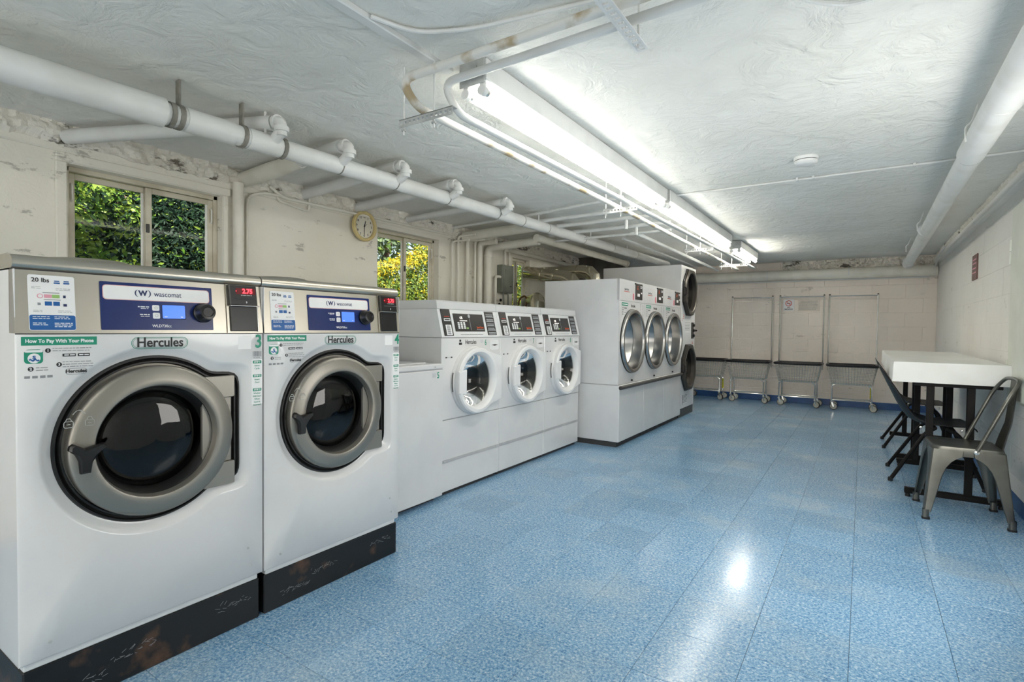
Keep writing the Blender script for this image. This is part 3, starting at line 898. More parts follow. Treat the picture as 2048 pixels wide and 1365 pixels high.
for k in range(n_ + 1):
    y = L_ * k / n_; a.box(0, .003, max(0, y - .008), min(L_, y + .008), -.019, .015)
a.box(0, .012, 0, L_, -.032, -.029); a.box(.034, .045, 0, L_, -.032, -.029)
for k in range(n_ + 1):
    y = L_ * k / n_; a.box(.011, .035, max(0, y - .008), min(L_, y + .008), -.032, -.029)
a.build('angle_web', M['fixture'], an)
for y in (.05, .38):
    MB().cyl((.022, y, -.04), (.022, y, ZC - 2.126), .004, 8).build('hanger_rod', M['pipe'], an)
# flexible conduit
def flex(label, pts, r):
    t = thing('flexible_conduit', label, 'conduit', pts[0])
    off = Matrix.Translation(Vector(pts[0])).inverted()
    P = fillet(pts, .12, 10)
    dense = []
    for i in range(len(P) - 1):
        n = max(1, int((P[i + 1] - P[i]).length / .005))
        for k in range(n): dense.append(P[i].lerp(P[i + 1], k / n))
    dense.append(P[-1])
    MB(off).tube(dense, [r * (1.0 if k % 2 else .84) for k in range(len(dense))], 8).build('corrugated_sheath', M['pipe'], t)
flex('grey corrugated conduit looping across the ceiling above the sprinkler pipes', [(-1.46, 1.30, 2.222), (-1.40, 1.46, 2.222), (-1.19, 1.55, 2.218), (-1.0, 1.585, 2.22), (-.6, 1.66, 2.222)], .009)
flex('short corrugated conduit arc at the top right edge of the ceiling', [(-.26, 1.86, 2.222), (-.16, 1.99, 2.206), (-.05, 2.07, 2.204), (.06, 2.06, 2.215), (.16, 1.98, 2.222)], .010)
rw = tag(MB().box(-1.512, -1.468, .9, 1.76, ZC - .020, ZC + .004, .004).build('cable_raceway', M['pipe']), 'flat painted cable channel on the ceiling leading to the strip light', 'raceway')
pipe('conduit', 'thin painted conduit crossing the ceiling to the right wall', [(-1.30, 4.33, ZC - .010), (.82, 4.31, ZC - .010)], .008, 'pipe', cat='conduit',
     extra=lambda t, off: [MB(off).box(x - .008, x + .008, 4.30, 4.345, ZC - .02, ZC + .002, .002).build('conduit_clip', M['pipe'], t) for x in (-.42, -.32, .25)])

# right-hand pipe, back-wall pipe
def right_extra(t, off):
    MB(off).tube([(.452, -2.45, 2.085), (.452, 3.68, 2.085)], .062, 20).build('insulation', M['pipe'], t)
    for y in (2.9, 3.70, 6.2):
        MB(off).tube([(.455, y - .008, 2.085), (.455, y + .008, 2.085)], .0645 if y < 3.7 else .058, 18).build('sleeve_joint', M['fixgrey'] if y == 3.70 else M['pipe'], t)
    for y in (3.35, 6.1, 7.6):
        MB(off).tube(fillet([(.39, y, 2.06), (.385, y, 2.13), (.41, y, 2.15), (.43, y, ZC - .002)], .03, 4), .005, 6).build('hanger_hook', M['pipe'], t)
    MB(off).tube([(.48, 8.75, 2.075), (.485, 9.0, 2.07)], .066, 16).build('end_collar', M['pipe'], t)
pipe('right_pipe', 'white insulated pipe along the right side of the ceiling', [(.452, -2.45, 2.085), (.455, 3.7, 2.085), (.485, 9.0, 2.07)], .055, 'pipe', extra=right_extra, bend=.01, n=18)
pipe('back_pipe', 'fat white pipe running along the top of the back wall', [(-2.75, 9.42, 2.022), (.842, 9.42, 2.008)], .080, 'pipe_cream', n=22,
     extra=lambda t, off: [MB(off).tube([(x - .006, 9.42, 2.016), (x + .006, 9.42, 2.016)], .082, 20).build('sleeve_joint', M['pipe'], t) for x in (-1.3, -.2)])
pipe('cable_pipe', 'thin cable pipe below the fat back-wall pipe bending up in the corner', [(-2.5, 9.49, 1.930), (.70, 9.49, 1.925), (.815, 9.47, 1.94), (.815, 9.35, 2.08), (.80, 8.9, 2.15), (.79, 8.2, 2.17)], .012, 'pipe', bend=.06)

# smoke detector
sd = thing('smoke_detector', 'round white smoke detector on the open ceiling', 'smoke detector', (-.325, 3.82, ZC))
MB().lathe([(.068, .004), (.070, -.012), (.066, -.022)], (0, 0, 0), (0, 0, 1), 32, cap0=True, cap1=True).build('base', M['fixture'], sd)
MB().lathe([(.062, -.021), (.060, -.026)], (0, 0, 0), (0, 0, 1), 32, cap0=True, cap1=True).build('vent_gap', M['seam'], sd)
MB().lathe([(.066, -.026), (.064, -.040), (.052, -.048), (.02, -.050)], (0, 0, 0), (0, 0, 1), 32, cap0=True, cap1=True).build('cover', M['fixture'], sd)

# ------------------------------------------------------------------ clock
ck = thing('wall_clock', 'round yellowed plastic wall clock showing half past twelve', 'clock', (XL + .034, 3.205, 2.015))
R0 = .133
MB().lathe([(.02, 0), (R0 - .006, .0), (R0, .010), (R0 - .004, .030), (R0 - .014, .036), (R0 - .026, .030), (R0 - .031, .014)], (0, 0, 0), (1, 0, 0), 48).build('case', M['beige'], ck)
cf = MB().lathe([(R0 - .030, .010), (.001, .0102)], (0, 0, 0), (1, 0, 0), 48, cap0=False).build('dial', M['clockface'], ck)
nm = MB()
for k in range(1, 13):
    a = math.radians(90 - 30 * k)
    addtext(nm, str(k), .026, math.cos(a) * .082, math.sin(a) * .082, .0115, bold=.02)
nm.build('numerals', M['ink'], cf, smooth=0)
def hand(name, ang, L, w):
    a = math.radians(90 - ang); d = Vector((0, math.cos(a), math.sin(a))); s = Vector((0, -d.z, d.y))
    MB().prism([Vector((.014, 0, 0)) + d * t * L + s * v * w for t, v in ((-.18, -.5), (-.18, .5), (1, .35), (1, -.35))], (.0015, 0, 0)).build(name, M['ink'], ck)
hand('hour_hand', 15, .048, .008); hand('minute_hand', 181, .075, .006)
hand('second_hand', 50, .04, .0025)
MB().cyl((.012, 0, 0), (.02, 0, 0), .005, 12).build('hub', M['ink'], ck)

# ------------------------------------------------------------------ big washers (3 and 4)
CY, CZ = .352, .765
def door_outline(R, u1, v0, v1, grow, n=120):
    """closed outline (angle list is shared) of a circle joined to a rounded block on its right"""
    R += grow; u1 += grow; v0 -= grow; v1 += grow
    rr = []
    for i in range(n):
        a = 2 * math.pi * i / n; c, s = math.cos(a), math.sin(a)
        r = R
        if c > 0:
            t = (u1 - CY) / c; y = t * s
            if v0 - CZ <= y <= v1 - CZ: r = max(r, t)
            elif s != 0:
                t = ((v1 - CZ) if s > 0 else (v0 - CZ)) / s
                if 0 < t * c <= (u1 - CY): r = max(r, t)
        rr.append(r)
    for _ in range(3):
        rr = [(rr[i - 1] + 2 * rr[i] + rr[(i + 1) % n]) / 4 for i in range(n)]
    return [(CY + rr[i] * math.cos(2 * math.pi * i / n), CZ + rr[i] * math.sin(2 * math.pi * i / n)) for i in range(n)]
def rect_outline(u0, u1, v0, v1, n=120, cy=None, cz=None):
    cy = CY if cy is None else cy; cz = CZ if cz is None else cz
    out = []
    for i in range(n):
        a = 2 * math.pi * i / n; c, s = math.cos(a), math.sin(a)
        ts = []
        if c: ts.append(((u1 if c > 0 else u0) - cy) / c)
        if s: ts.append(((v1 if s > 0 else v0) - cz) / s)
        t = min(x for x in ts if x > 0)
        out.append((cy + c * t, cz + s * t))
    for (u, v) in ((u0, v0), (u0, v1), (u1, v0), (u1, v1)):     # snap the nearest point onto each corner
        k = min(range(n), key=lambda i: (out[i][0] - u) ** 2 + (out[i][1] - v) ** 2)
        out[k] = (u, v)
    return out
def circ_outline(r, cy, cz, n=120, sy=1.0):
    return [(cy + sy * r * math.cos(2 * math.pi * i / n), cz + r * math.sin(2 * math.pi * i / n)) for i in range(n)]
def holed(mb, u0, u1, v0, v1, cy, cz, r, n0=0.0, back=-.03, e=.004, sy=1.0):
    """front skin with a round opening"""
    mb.loft([lift(rect_outline(u0, u1, v0, v1, 120, cy, cz), n0 - e), lift(rect_outline(u0 + e, u1 - e, v0 + e, v1 - e, 120, cy, cz), n0),
             lift(circ_outline(r, cy, cz, 120, sy), n0), lift(circ_outline(r, cy, cz, 120, sy), back)])
    return mb
def shell_box(mb, d, w, z0, z1, n0=-.004, t=.002):
    """open-fronted sheet-metal case"""
    mb.box(-d, n0, 0, t, z0, z1); mb.box(-d, n0, w - t, w, z0, z1); mb.box(-d, -d + t, 0, w, z0, z1)
    mb.box(-d, n0, 0, w, z1 - t, z1); mb.box(-d, n0, 0, w, z0, z0 + t)
    return mb
def lift(ol, n): return [(n, u, v) for u, v in ol]

def big_washer():
    t = thing('front_load_washer', 'near', 'washing machine', (XW, YW, 0), 0, 'large stainless-topped washers')
    D = .70
    # cabinet: sides, back, top and a front skin moulded round the door opening
    c = MB()
    rc = rect_outline(.004, WW - .004, ZB + .004, ZP - .002)
    c.loft([lift(rect_outline(0, WW, ZB, ZP), -.004), lift(rc, 0), lift(door_outline(.2725, .638, .565, .968, .036), 0), lift(door_outline(.2725, .638, .565, .968, .031), -.0015),
            lift(door_outline(.2725, .638, .565, .968, .024), -.007), lift(door_outline(.2725, .638, .565, .968, .008), -.022), lift(door_outline(.2725, .638, .565, .968, .0), -.024)])
    c.box(-D, -.0045, 0, .002, ZB, 1.288); c.box(-D, -.0045, WW - .002, WW, ZB, 1.288); c.box(-D, -D + .002, 0, WW, ZB, 1.288)
    c.box(-D, -.0045, 0, WW, ZB, ZB + .003)
    body = c.build('cabinet', M['white'], t, smooth=50)
    k = MB().box(-D + .02, -.012, .012, WW - .016, ZB - .022, ZB, .002)
    k.build('base_rail', M['white_side'], t)
    sc = MB()
    for u, v in ((.068, ZB + .045), (WW - .05, ZB + .045), (WW - .06, ZB + .115)):
        MB().lathe([(.0045, 0), (.0045, .0015), (.002, .002)], (0, u, v), (1, 0, 0), 10, cap1=True).build('screw', M['fixgrey'], t)
    # black seal
    s = MB()
    o0 = [lift(door_outline(.2725, .638, .565, .968, g), n) for g, n in ((.0005, -.025), (-.003, -.017), (-.008, -.017), (-.011, -.026), (-.014, -.027), (-.018, -.018), (-.023, -.018), (-.027, -.030))]
    s.loft(o0); s.build('door_seal', M['rubber'], t, smooth=60)
    # seal floor closes the opening behind the ring
    s2 = MB().loft([lift(door_outline(.2725, .638, .565, .968, -.0265), -.0295), [(-.030, CY + (.262) * math.cos(2*math.pi*i/120) * .9, CZ + .262 * math.sin(2*math.pi*i/120) * .9) for i in range(120)]])
    s2.build('door_frame', M['satin'], t, smooth=40)
    # silver ring door
    d = MB().lathe([(.2450, -.030), (.2450, -.006), (.2435, -.001), (.2400, .003), (.230, .0065), (.205, .0120), (.187, .0140), (.1830, .0125), (.1800, .007), (.1765, -.014)], (0, .357, .759), (1, 0, 0), 96)
    dr = d.build('door', M['satin'], t, smooth=40)
    g = MB().lathe([(.1768, -.012), (.170, -.020), (.158, -.050), (.150, -.075)], (0, .357, .759), (1, 0, 0), 64)
    g.build('door_gasket', M['rubber'], dr, smooth=40)
    g = MB().lathe([(.160, -.052), (.152, -.044), (.11, -.034), (.06, -.029), (.0005, -.027)], (0, .357, .759), (1, 0, 0), 64)
    g.build('door_glass', M['doorglass'], dr, smooth=60)
    dm = MB().lathe([(.155, -.06), (.20, -.10), (.235, -.14), (.235, -.40), (.20, -.43), (.001, -.44)], (0, .357, .759), (1, 0, 0), 48)
    for a in (20, 140, 260):
        ca, sa = math.cos(math.radians(a)), math.sin(math.radians(a))
        dm.prism([(-.14, .357 + ca * .232 - sa * w, .759 + sa * .232 + ca * w) for w in (-.035, .035)] + [(-.14, .357 + ca * .17 - sa * w, .759 + sa * .17 + ca * w) for w in (.012, -.012)], (-.25, 0, 0))
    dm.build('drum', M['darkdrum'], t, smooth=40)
    # hinge plates right of the ring
    h = MB()
    plate(h, .50, .612, .876, .955, -.026, .022, .006, 0, .003); plate(h, .50, .612, .555, .640, -.026, .022, .006, 0, .003); plate(h, .50, .602, .640, .876, -.026, .012, .004, 0, .002)
    h.build('hinge', M['satin'], t, smooth=30)
    # three-armed handle
    hl = []
    for (u, v) in ((.108, .795), (.117, .801), (.146, .783), (.193, .794), (.199, .785), (.176, .762), (.163, .742), (.158, .710), (.134, .710), (.131, .748), (.122, .768), (.106, .783)):
        hl.append((.019, u, v - .012))
    hh = MB(); hh.prism(hl, (.020, 0, 0), .006); hh.cyl((.008, .146, .752), (.03, .146, .752), .014, 14)
    hh.build('handle', M['black'], dr, smooth=40)
    ic = MB()
    for u in (.112, .163):
        ic.tube([(.0118, u + p[0], .845 + p[1]) for p in rrect(.022, .018, .004, 2)], .0009, 4, closed=True)
        ic.tube([(.0118, u - .007, .855), (.0118, u - .004, .862), (.0118, u + .004, .862), (.0118, u + .007, .855)], .0009, 4)
        ic.tube([(.0118, u - .004, .845), (.0118, u + .004, .845)], .0009, 4)
    ic.tube([(.0122, .122 + .030 * k / 6, .873 + .012 * math.sin(math.pi * k / 6)) for k in range(7)], .0009, 4)
    ic.build('lock_symbols', M['fixgrey'], dr)
    # control fascia, leaning back
    zt = 1.288; le = .018
    f = MB()
    f.loft([[(0.0, 0, ZP + .002), (0.0, WW, ZP + .002), (-le, WW, zt), (-le, 0, zt)], [(-.05, 0, ZP + .002), (-.05, WW, ZP + .002), (-.05, WW, zt), (-.05, 0, zt)]], True, True, True)
    fa = f.build('control_fascia', M['steel'], t, smooth=0)
    MB().box(-.045, -.002, .001, WW - .001, ZP - .0015, ZP + .0025).build('fascia_gap', M['seam'], t, smooth=0)
    MB().box(-.045, -.022, .001, WW - .001, zt - .0005, zt + .0055).build('lid_gap', M['seam'], t, smooth=0)
    # rolled stainless lid
    prof = [(-D, zt + .004), (-.023, zt + .004), (-.016, zt + .010), (-.014, zt + .020), (-.018, zt + .032), (-.034, zt + .042), (-.07, zt + .046), (-D, zt + .046)]
    l = MB().loft([[(p[0], u, p[1]) for p in prof] for u in (-.001, WW + .001)], True, True, True)
    l.build('lid', M['steel'], t, smooth=40)
    hp_ = MB().lathe([(.150, 0), (.142, .014), (.11, .024), (.03, .028)], (-.33, .27, zt + .045), (0, 0, 1), 40, cap1=True)
    hp_.build('soap_hatch', M['steel'], t, smooth=50)
    # leaning frame for everything on the fascia: local z of the frame follows the slope
    ang = math.atan2(le, zt - ZP)
    F = Matrix.Translation((0.0006, 0, ZP)) @ Matrix.Rotation(-ang, 4, 'Y') @ Matrix.Translation((0, 0, -ZP))
    st = MB(F); plate(st, .030, .136, 1.119, 1.277, 0, .0015, .006); s_ = st.build('instruction_sticker', M['label_white'], fa, smooth=30)
    b = MB(F); plate(b, .0312, .1348, 1.1205, 1.163, .0005, .0015, .005); b.build('sticker_footer', M['label_blue'], fa, smooth=0)
    p = MB(F); addtext(p, '20 lbs', .017, .058, 1.262, .0022, bold=.01, mi=0)
    for u in (.095, .117): p.box(.0017, .0022, u - .007, u + .007, 1.254, 1.258, 0, 1); p.box(.0017, .0022, u - .006, u + .006, 1.260, 1.263, 0, 1)
    p.box(.0017, .0022, .062, .100, 1.226, 1.228, 0, 2); p.box(.0017, .0022, .065, .082, 1.212, 1.222, 0, 3); p.box(.0017, .0022, .083, .100, 1.212, 1.222, 0, 4)
    p.lathe([(.007, .0017), (.005, .0022)], (0, .056, 1.217), (1, 0, 0), 12, 3)
    p.box(.0017, .0022, .066, .082, 1.190, 1.202, .0002, 1); p.box(.0017, .0022, .085, .100, 1.190, 1.202, .0002, 1); p.box(.0017, .0022, .064, .102, 1.206, 1.208, 0, 2)
    p.box(.0017, .0022, .108, .114, 1.213, 1.221, 0, 5); p.box(.0017, .0022, .108, .116, 1.189, 1.196, 0, 5); p.box(.0017, .0022, .050, .057, 1.191, 1.198, 0, 6)
    lines(p, .038, .058, 1.243, .0018, 2, .004, .001, 3, 6); lines(p, .092, .128, 1.240, .0018, 2, .004, .001, 4, 6); lines(p, .04, .06, 1.176, .0018, 2, .004, .001, 5, 6); lines(p, .095, .128, 1.176, .0018, 2, .004, .001, 6, 6)
    lines(p, .038, .076, 1.158, .0021, 2, .005, .002, 7, 7); lines(p, .086, .122, 1.158, .0021, 2, .005, .002, 8, 7); lines(p, .038, .072, 1.140, .0021, 2, .005, .002, 9, 7); lines(p, .086, .128, 1.140, .0021, 3, .005, .002, 10, 7)
    p.build('sticker_print', [M['ink'], M['label_blue'], M['ink_grey'], M['ink_pink'], M['ink_lime'], M['ink_navy'], M['ink_grey'], M['ink_white']], fa, smooth=0)
    # navy control panel
    n_ = MB(F); plate(n_, .198, .532, 1.121, 1.271, 0, .002, .003); n_.build('control_panel', M['navy'], fa, smooth=30)
    w_ = MB(F); plate(w_, .2045, .5225, 1.2155, 1.2615, .0008, .0015, .010, 0); w_.build('name_plate_edge', M['label_edge'], fa, smooth=0)
    w_ = MB(F); plate(w_, .2065, .5205, 1.2175, 1.2595, .0016, .0012, .009, 0); w_.build('name_plate', M['label_white'], fa, smooth=0)
    q = MB(F); addtext(q, 'wascomat', .0235, .388, 1.2385, .0030, bold=.004, sx=.88); addtext(q, 'W', .023, .314, 1.2390, .0030, bold=.045)
    for sg in (-1, 1):
        q.tube([(.0030, .314 + sg * (.0115 + .010 * math.cos(a)), 1.2390 + .0120 * math.sin(a)) for a in [(-1.25 + 2.5 * k / 8) for k in range(9)]], [.0004 + .0014 * math.sin(math.pi * k / 8) for k in range(9)], 4)
    q.build('maker_lettering', M['ink_navy'], fa, smooth=0)
    bt = MB(F); plate(bt, .339, .360, 1.184, 1.203, .0015, .0025, .004, 0, .001); plate(bt, .340, .361, 1.158, 1.178, .0015, .0025, .004, 0, .001); bt.build('push_button', M['label_white'], fa, smooth=30)
    bi = MB(F)
    for u, v in ((.3495, 1.1935), (.3505, 1.168)): bi.tube([(.0043, u + .0042 * math.cos(a * .7854), v + .0042 * math.sin(a * .7854)) for a in range(8)], .0005, 4, closed=True)
    bi.build('button_symbol', M['ink_grey'], fa)
    lc = MB(F); plate(lc, .3665, .4415, 1.157, 1.2065, .0012, .0016, .003); lc.build('display_bezel', M['ink_navy'], fa, smooth=0)
    lc = MB(F); plate(lc, .369, .439, 1.1595, 1.204, .0026, .0006, .003); lc.build('display', M['lcd'], fa, smooth=0)
    lt = MB(F); lines(lt, .374, .386, 1.165, .0034, 1, .004, .003, 12, 0); lines(lt, .425, .436, 1.165, .0034, 1, .004, .003, 13, 0)
    lines(lt, .298, .330, 1.196, .0022, 1, .004, .0035, 14, 0); lines(lt, .306, .328, 1.1905, .0022, 1, .004, .0018, 15, 0); lines(lt, .303, .331, 1.171, .0022, 1, .004, .0035, 16, 0); lines(lt, .305, .331, 1.1655, .0022, 1, .004, .0018, 17, 0)
    addtext(lt, 'WLD730cc', .0125, .366, 1.134, .0023, bold=.01)
    lt.build('panel_lettering', M['ink_white'], fa, smooth=0)
    kn = MB(F).lathe([(.034, .0015), (.034, .010), (.030, .014), (.028, .034), (.025, .040), (.018, .041), (.016, .038), (.001, .038)], (0, .4985, 1.181), (1, 0, 0), 36); kn.build('dial_knob', M['black'], fa, smooth=40)
    # card reader and tray
    cz = MB(F)
    cz.box(.001, .004, .582, .700, 1.112, 1.289); cf_ = cz.build('payment_bezel', M['steel'], fa, smooth=0)
    cz = MB(F); cz.prism([(.003, .589, 1.212), (.003, .695, 1.212), (.003, .692, 1.287), (.003, .587, 1.287)], (.016, 0, 0), .004); cz.box(.003, .012, .593, .694, 1.117, 1.209, .002); cz.build('card_reader', M['black'], fa, smooth=30)
    tr = MB(F); tr.box(.004, .02, .590, .700, 1.2085, 1.2125, .001); tr.box(.004, .010, .694, .699, 1.115, 1.21, .001); tr.build('reader_trim', M['steel2'], fa, smooth=0)
    lw = MB(F); plate(lw, .611, .686, 1.253, 1.276, .0185, .0012, .004); lw.build('price_window', M['ledwindow'], fa, smooth=0)
    dg = MB(F); addtext(dg, '2.75', .024, .655, 1.2645, .0201, bold=.03, sx=.95); dg.lathe([(.0016, .0198), (.0005, .0203)], (0, .612, 1.2645), (1, 0, 0), 8, cap1=True); dg.build('price_digits', M['led'], fa, smooth=0)
    sl = MB(F); sl.box(.0185, .0205, .607, .688, 1.235, 1.241, .001); sl.build('card_slot', M['seam'], fa, smooth=0)
    sy = MB(F); lines(sy, .630, .672, 1.2495, .0193, 1, .004, .0015, 21); addtext(sy, '$', .010, .650, 1.224, .0195, bold=.01); sy.build('reader_symbol', M['ink_white'], fa, smooth=0)
    # stickers on the white front
    g = MB(); g.box(0, .0006, .012, .186, 1.077, 1.1015); g.build('pay_banner', M['label_green'], body, smooth=0)
    w = MB(); addtext(w, 'How To Pay With Your Phone', .0145, .099, 1.089, .0008, bold=.03, sx=.86); w.build('banner_lettering', M['ink_white'], body, smooth=0)
    g = MB(); plate(g, .018, .059, 1.026, 1.066, 0, .0006, .009); g.build('app_badge', M['label_green'], body, smooth=0)
    g = MB(); plate(g, .019, .058, 1.0575, 1.0645, .0005, .0004, .003); g.lathe([(.014, .0006), (.012, .0010)], (0, .0395, 1.041), (1, 0, 0), 24, cap1=True); g.build('badge_disc', M['label_white'], body, smooth=0)
    g = MB(); g.tube([(.0011, .0285 + .022 * k / 8, 1.036 + .0022 * math.sin(k * 1.6)) for k in range(9)], .0018, 4); addtext(g, 's', .02, .0395, 1.045, .0012, bold=.03); g.build('badge_wave', M['label_blue'], body, smooth=0)
    g = MB()
    for (u, v, d_) in ((.070, 1.062, '1'), (.032, 1.011, '2'), (.095, 1.021, '3')): g.lathe([(.0065, .0002), (.006, .0007)], (0, u, v), (1, 0, 0), 18, cap1=True)
    g.box(0, .0006, .103, .134, 1.0435, 1.052); g.box(0, .0006, .139, .168, 1.0435, 1.052)
    addtext(g, 'Hercules', .014, .135, 1.000, .0007, bold=.03)
    g.build('sticker_icons', M['ink'], body, smooth=0)
    g = MB()
    for (u, v, d_) in ((.070, 1.062, '1'), (.032, 1.011, '2'), (.095, 1.021, '3')): addtext(g, d_, .010, u, v, .0009, bold=.03)
    lines(g, .107, .132, 1.048, .0008, 1, .004, .003, 33); lines(g, .142, .166, 1.048, .0008, 1, .004, .003, 34)
    g.build('icon_numerals', M['ink_white'], body, smooth=0)
    g = MB(); lines(g, .080, .172, 1.068, .0004, 2, .007, .002, 31); lines(g, .103, .176, 1.028, .0004, 3, .007, .002, 32); lines(g, .043, .07, 1.014, .0004, 2, .007, .002, 36)
    g.tube([(.0004, .135 + p[0], .9995 + p[1]) for p in rrect(.052, .017, .0084, 4)], .0005, 4, closed=True)
    for k, u in enumerate((.024, .041, .058, .074)): g.box(0, .0005, u - .006, u + .006, .985, .992)
    g.build('fine_print', M['ink_grey'], body, smooth=0)
    g = MB(); addtext(g, 'Hercules', .043, .3615, 1.0795, .0008, bold=.02, sx=.90); g.build('operator_lettering', M['ink'], body, smooth=0)
    g = MB(); g.tube([(.0006, .3615 + p[0], 1.079 + p[1]) for p in rrect(.168, .037, .018, 6)], .0008, 4, closed=True); g.tube([(.0006, .3615 + p[0], 1.079 + p[1]) for p in rrect(.160, .030, .0148, 6)], .0004, 4, closed=True)
    g.build('operator_outline', M['label_green'], body, smooth=0)
    g = MB(); plate(g, .622, .672, 1.050, 1.098, 0, .0004, .002); plate(g, .674, .717, .838, 1.010, 0, .0004, .004); g.build('plain_sticker', M['label_white'], body, smooth=0)
    g = MB(); R_ = random.Random(5); u = .679
    while u < .713:
        w = R_.choice((.0012, .002, .003)); g.box(0, .0005, u, u + w, 1.021, 1.041); u += w + R_.choice((.0012, .002))
    lines(g, .681, .711, 1.0165, .0004, 1, .004, .002, 41)
    g.build('barcode', M['ink_grey'], body, smooth=0)
    g = MB()
    for v in (1.000, .947, .894): plate(g, .679, .713, v - .0055, v + .0055, .0003, .0004, .002)
    g.build('step_tab', M['label_green'], body, smooth=0)
    g = MB()
    for k, v in enumerate((1.000, .947, .894)): addtext(g, 'STEP %d' % (k + 1), .0088, .696, v, .0009, bold=.03)
    g.build('step_tab_lettering', M['ink_white'], body, smooth=0)
    g = MB(); z = .986
    for w in ('Select', 'Cycle', '', 'Insert', 'Card', '', 'Washer', 'Will Start', 'When', 'Card Is', 'Inserted'):
        if w == '': z = {.958: .933}.get(round(z, 3), .880 if z < .93 else .933); continue
        addtext(g, w, .0088, .6955, z, .0006, bold=.005); z -= .0110
    g.build('step_lettering', M['label_green'], body, smooth=0)
    return t
w3 = big_washer()
w3['label'] = 'large stainless-topped washer marked 3, nearest the camera'
w4 = dup(w3, (XW, YW + WW + .006, 0), 'large stainless-topped washer marked 4, second from the left')
text('3', .070, .7015, 1.0765, .0006, M['label_green'], [c for c in w3.children if c.name.startswith('cabinet')][0], bold=.018, sx=.85, name='machine_number')
text('4', .070, .7015, 1.0765, .0006, M['label_green'], [c for c in w4.children if c.name.startswith('cabinet')][0], bold=.018, sx=.85, name='machine_number')

def plinth(y0, y1, label, seed):
    t = thing('washer_plinth', label, 'plinth', (XW, y0, 0), 0, 'black bases under the large washers')
    L = y1 - y0
    f = MB(); f.box(-.68, -.012, 0, L, 0, .155, .004); f.build('plinth_frame', M['plinth'], t)
    f = MB(); f.box(-.66, -.03, .01, L - .01, .155, ZB - .0225, .002); f.build('top_shim', M['plinth'], t)
    R_ = random.Random(seed); s = MB()
    for c, (u0, v0) in enumerate(((.30 * L, .085), (.76 * L, .098), (.10 * L, .05))):
        for k in range(18):
            u = u0 + k * .007 + R_.uniform(-.003, .003); v = v0 + R_.uniform(-.012, .012)
            s.tube([(-.0118, u, v), (-.0118, u + R_.uniform(.004, .02), v + R_.uniform(-.008, .012))], .0006, 4)
    s.build('paint_scratch', M['ink_grey'], t)
plinth(YW + .01, YW + WW - .008, 'rust-worn black base under washer 3', 3)
plinth(YW + WW + .012, YW + 2 * WW + .004, 'scratched black base under washer 4', 8)

# ------------------------------------------------------------------ washer 5: low top-loading cabinet
t = thing('top_load_washer', 'low white washer marked 5 between the large washers and the row of three', 'washing machine', (X6 + .035, 1.985, 0))
Wd = .683
c = MB(); c.box(-.66, 0, 0, Wd, .03, .862, .004); cab5 = c.build('cabinet', M['white'], t)
MB().box(-.64, -.004, .003, Wd - .003, .860, .8665).build('top_seam', M['greyseam'], t, smooth=0)
c = MB(); c.box(-.665, .002, -.002, Wd + .001, .866, .902, .008); c.build('top', M['white'], t)
c = MB(); c.box(-.50, -.07, .09, Wd - .09, .9005, .909, .004); c.build('lid', M['white'], t)
c = MB(); c.box(-.665, -.54, 0, Wd, .9, 1.10, .012); c.build('console', M['white'], t)
c = MB(); c.box(-.62, -.05, .03, Wd - .03, 0, .032); c.build('base', M['seam'], t, smooth=0)
text('5', .056, .632, .826, .0006, M['label_green'], cab5, bold=.016, sx=.85, name='machine_number')
g = MB(); u = .575
for w in (.003, .002, .004, .002, .003): g.box(0, .0005, u, u + w, .815, .842); u += w + .004
g.build('barcode', M['ink_lightgrey'], cab5, smooth=0)
g = MB().lathe([(.005, 0), (.005, .002), (.002, .003)], (.002, .60, .883), (1, 0, 0), 10, cap1=True); g.build('screw', M['fixgrey'], t)

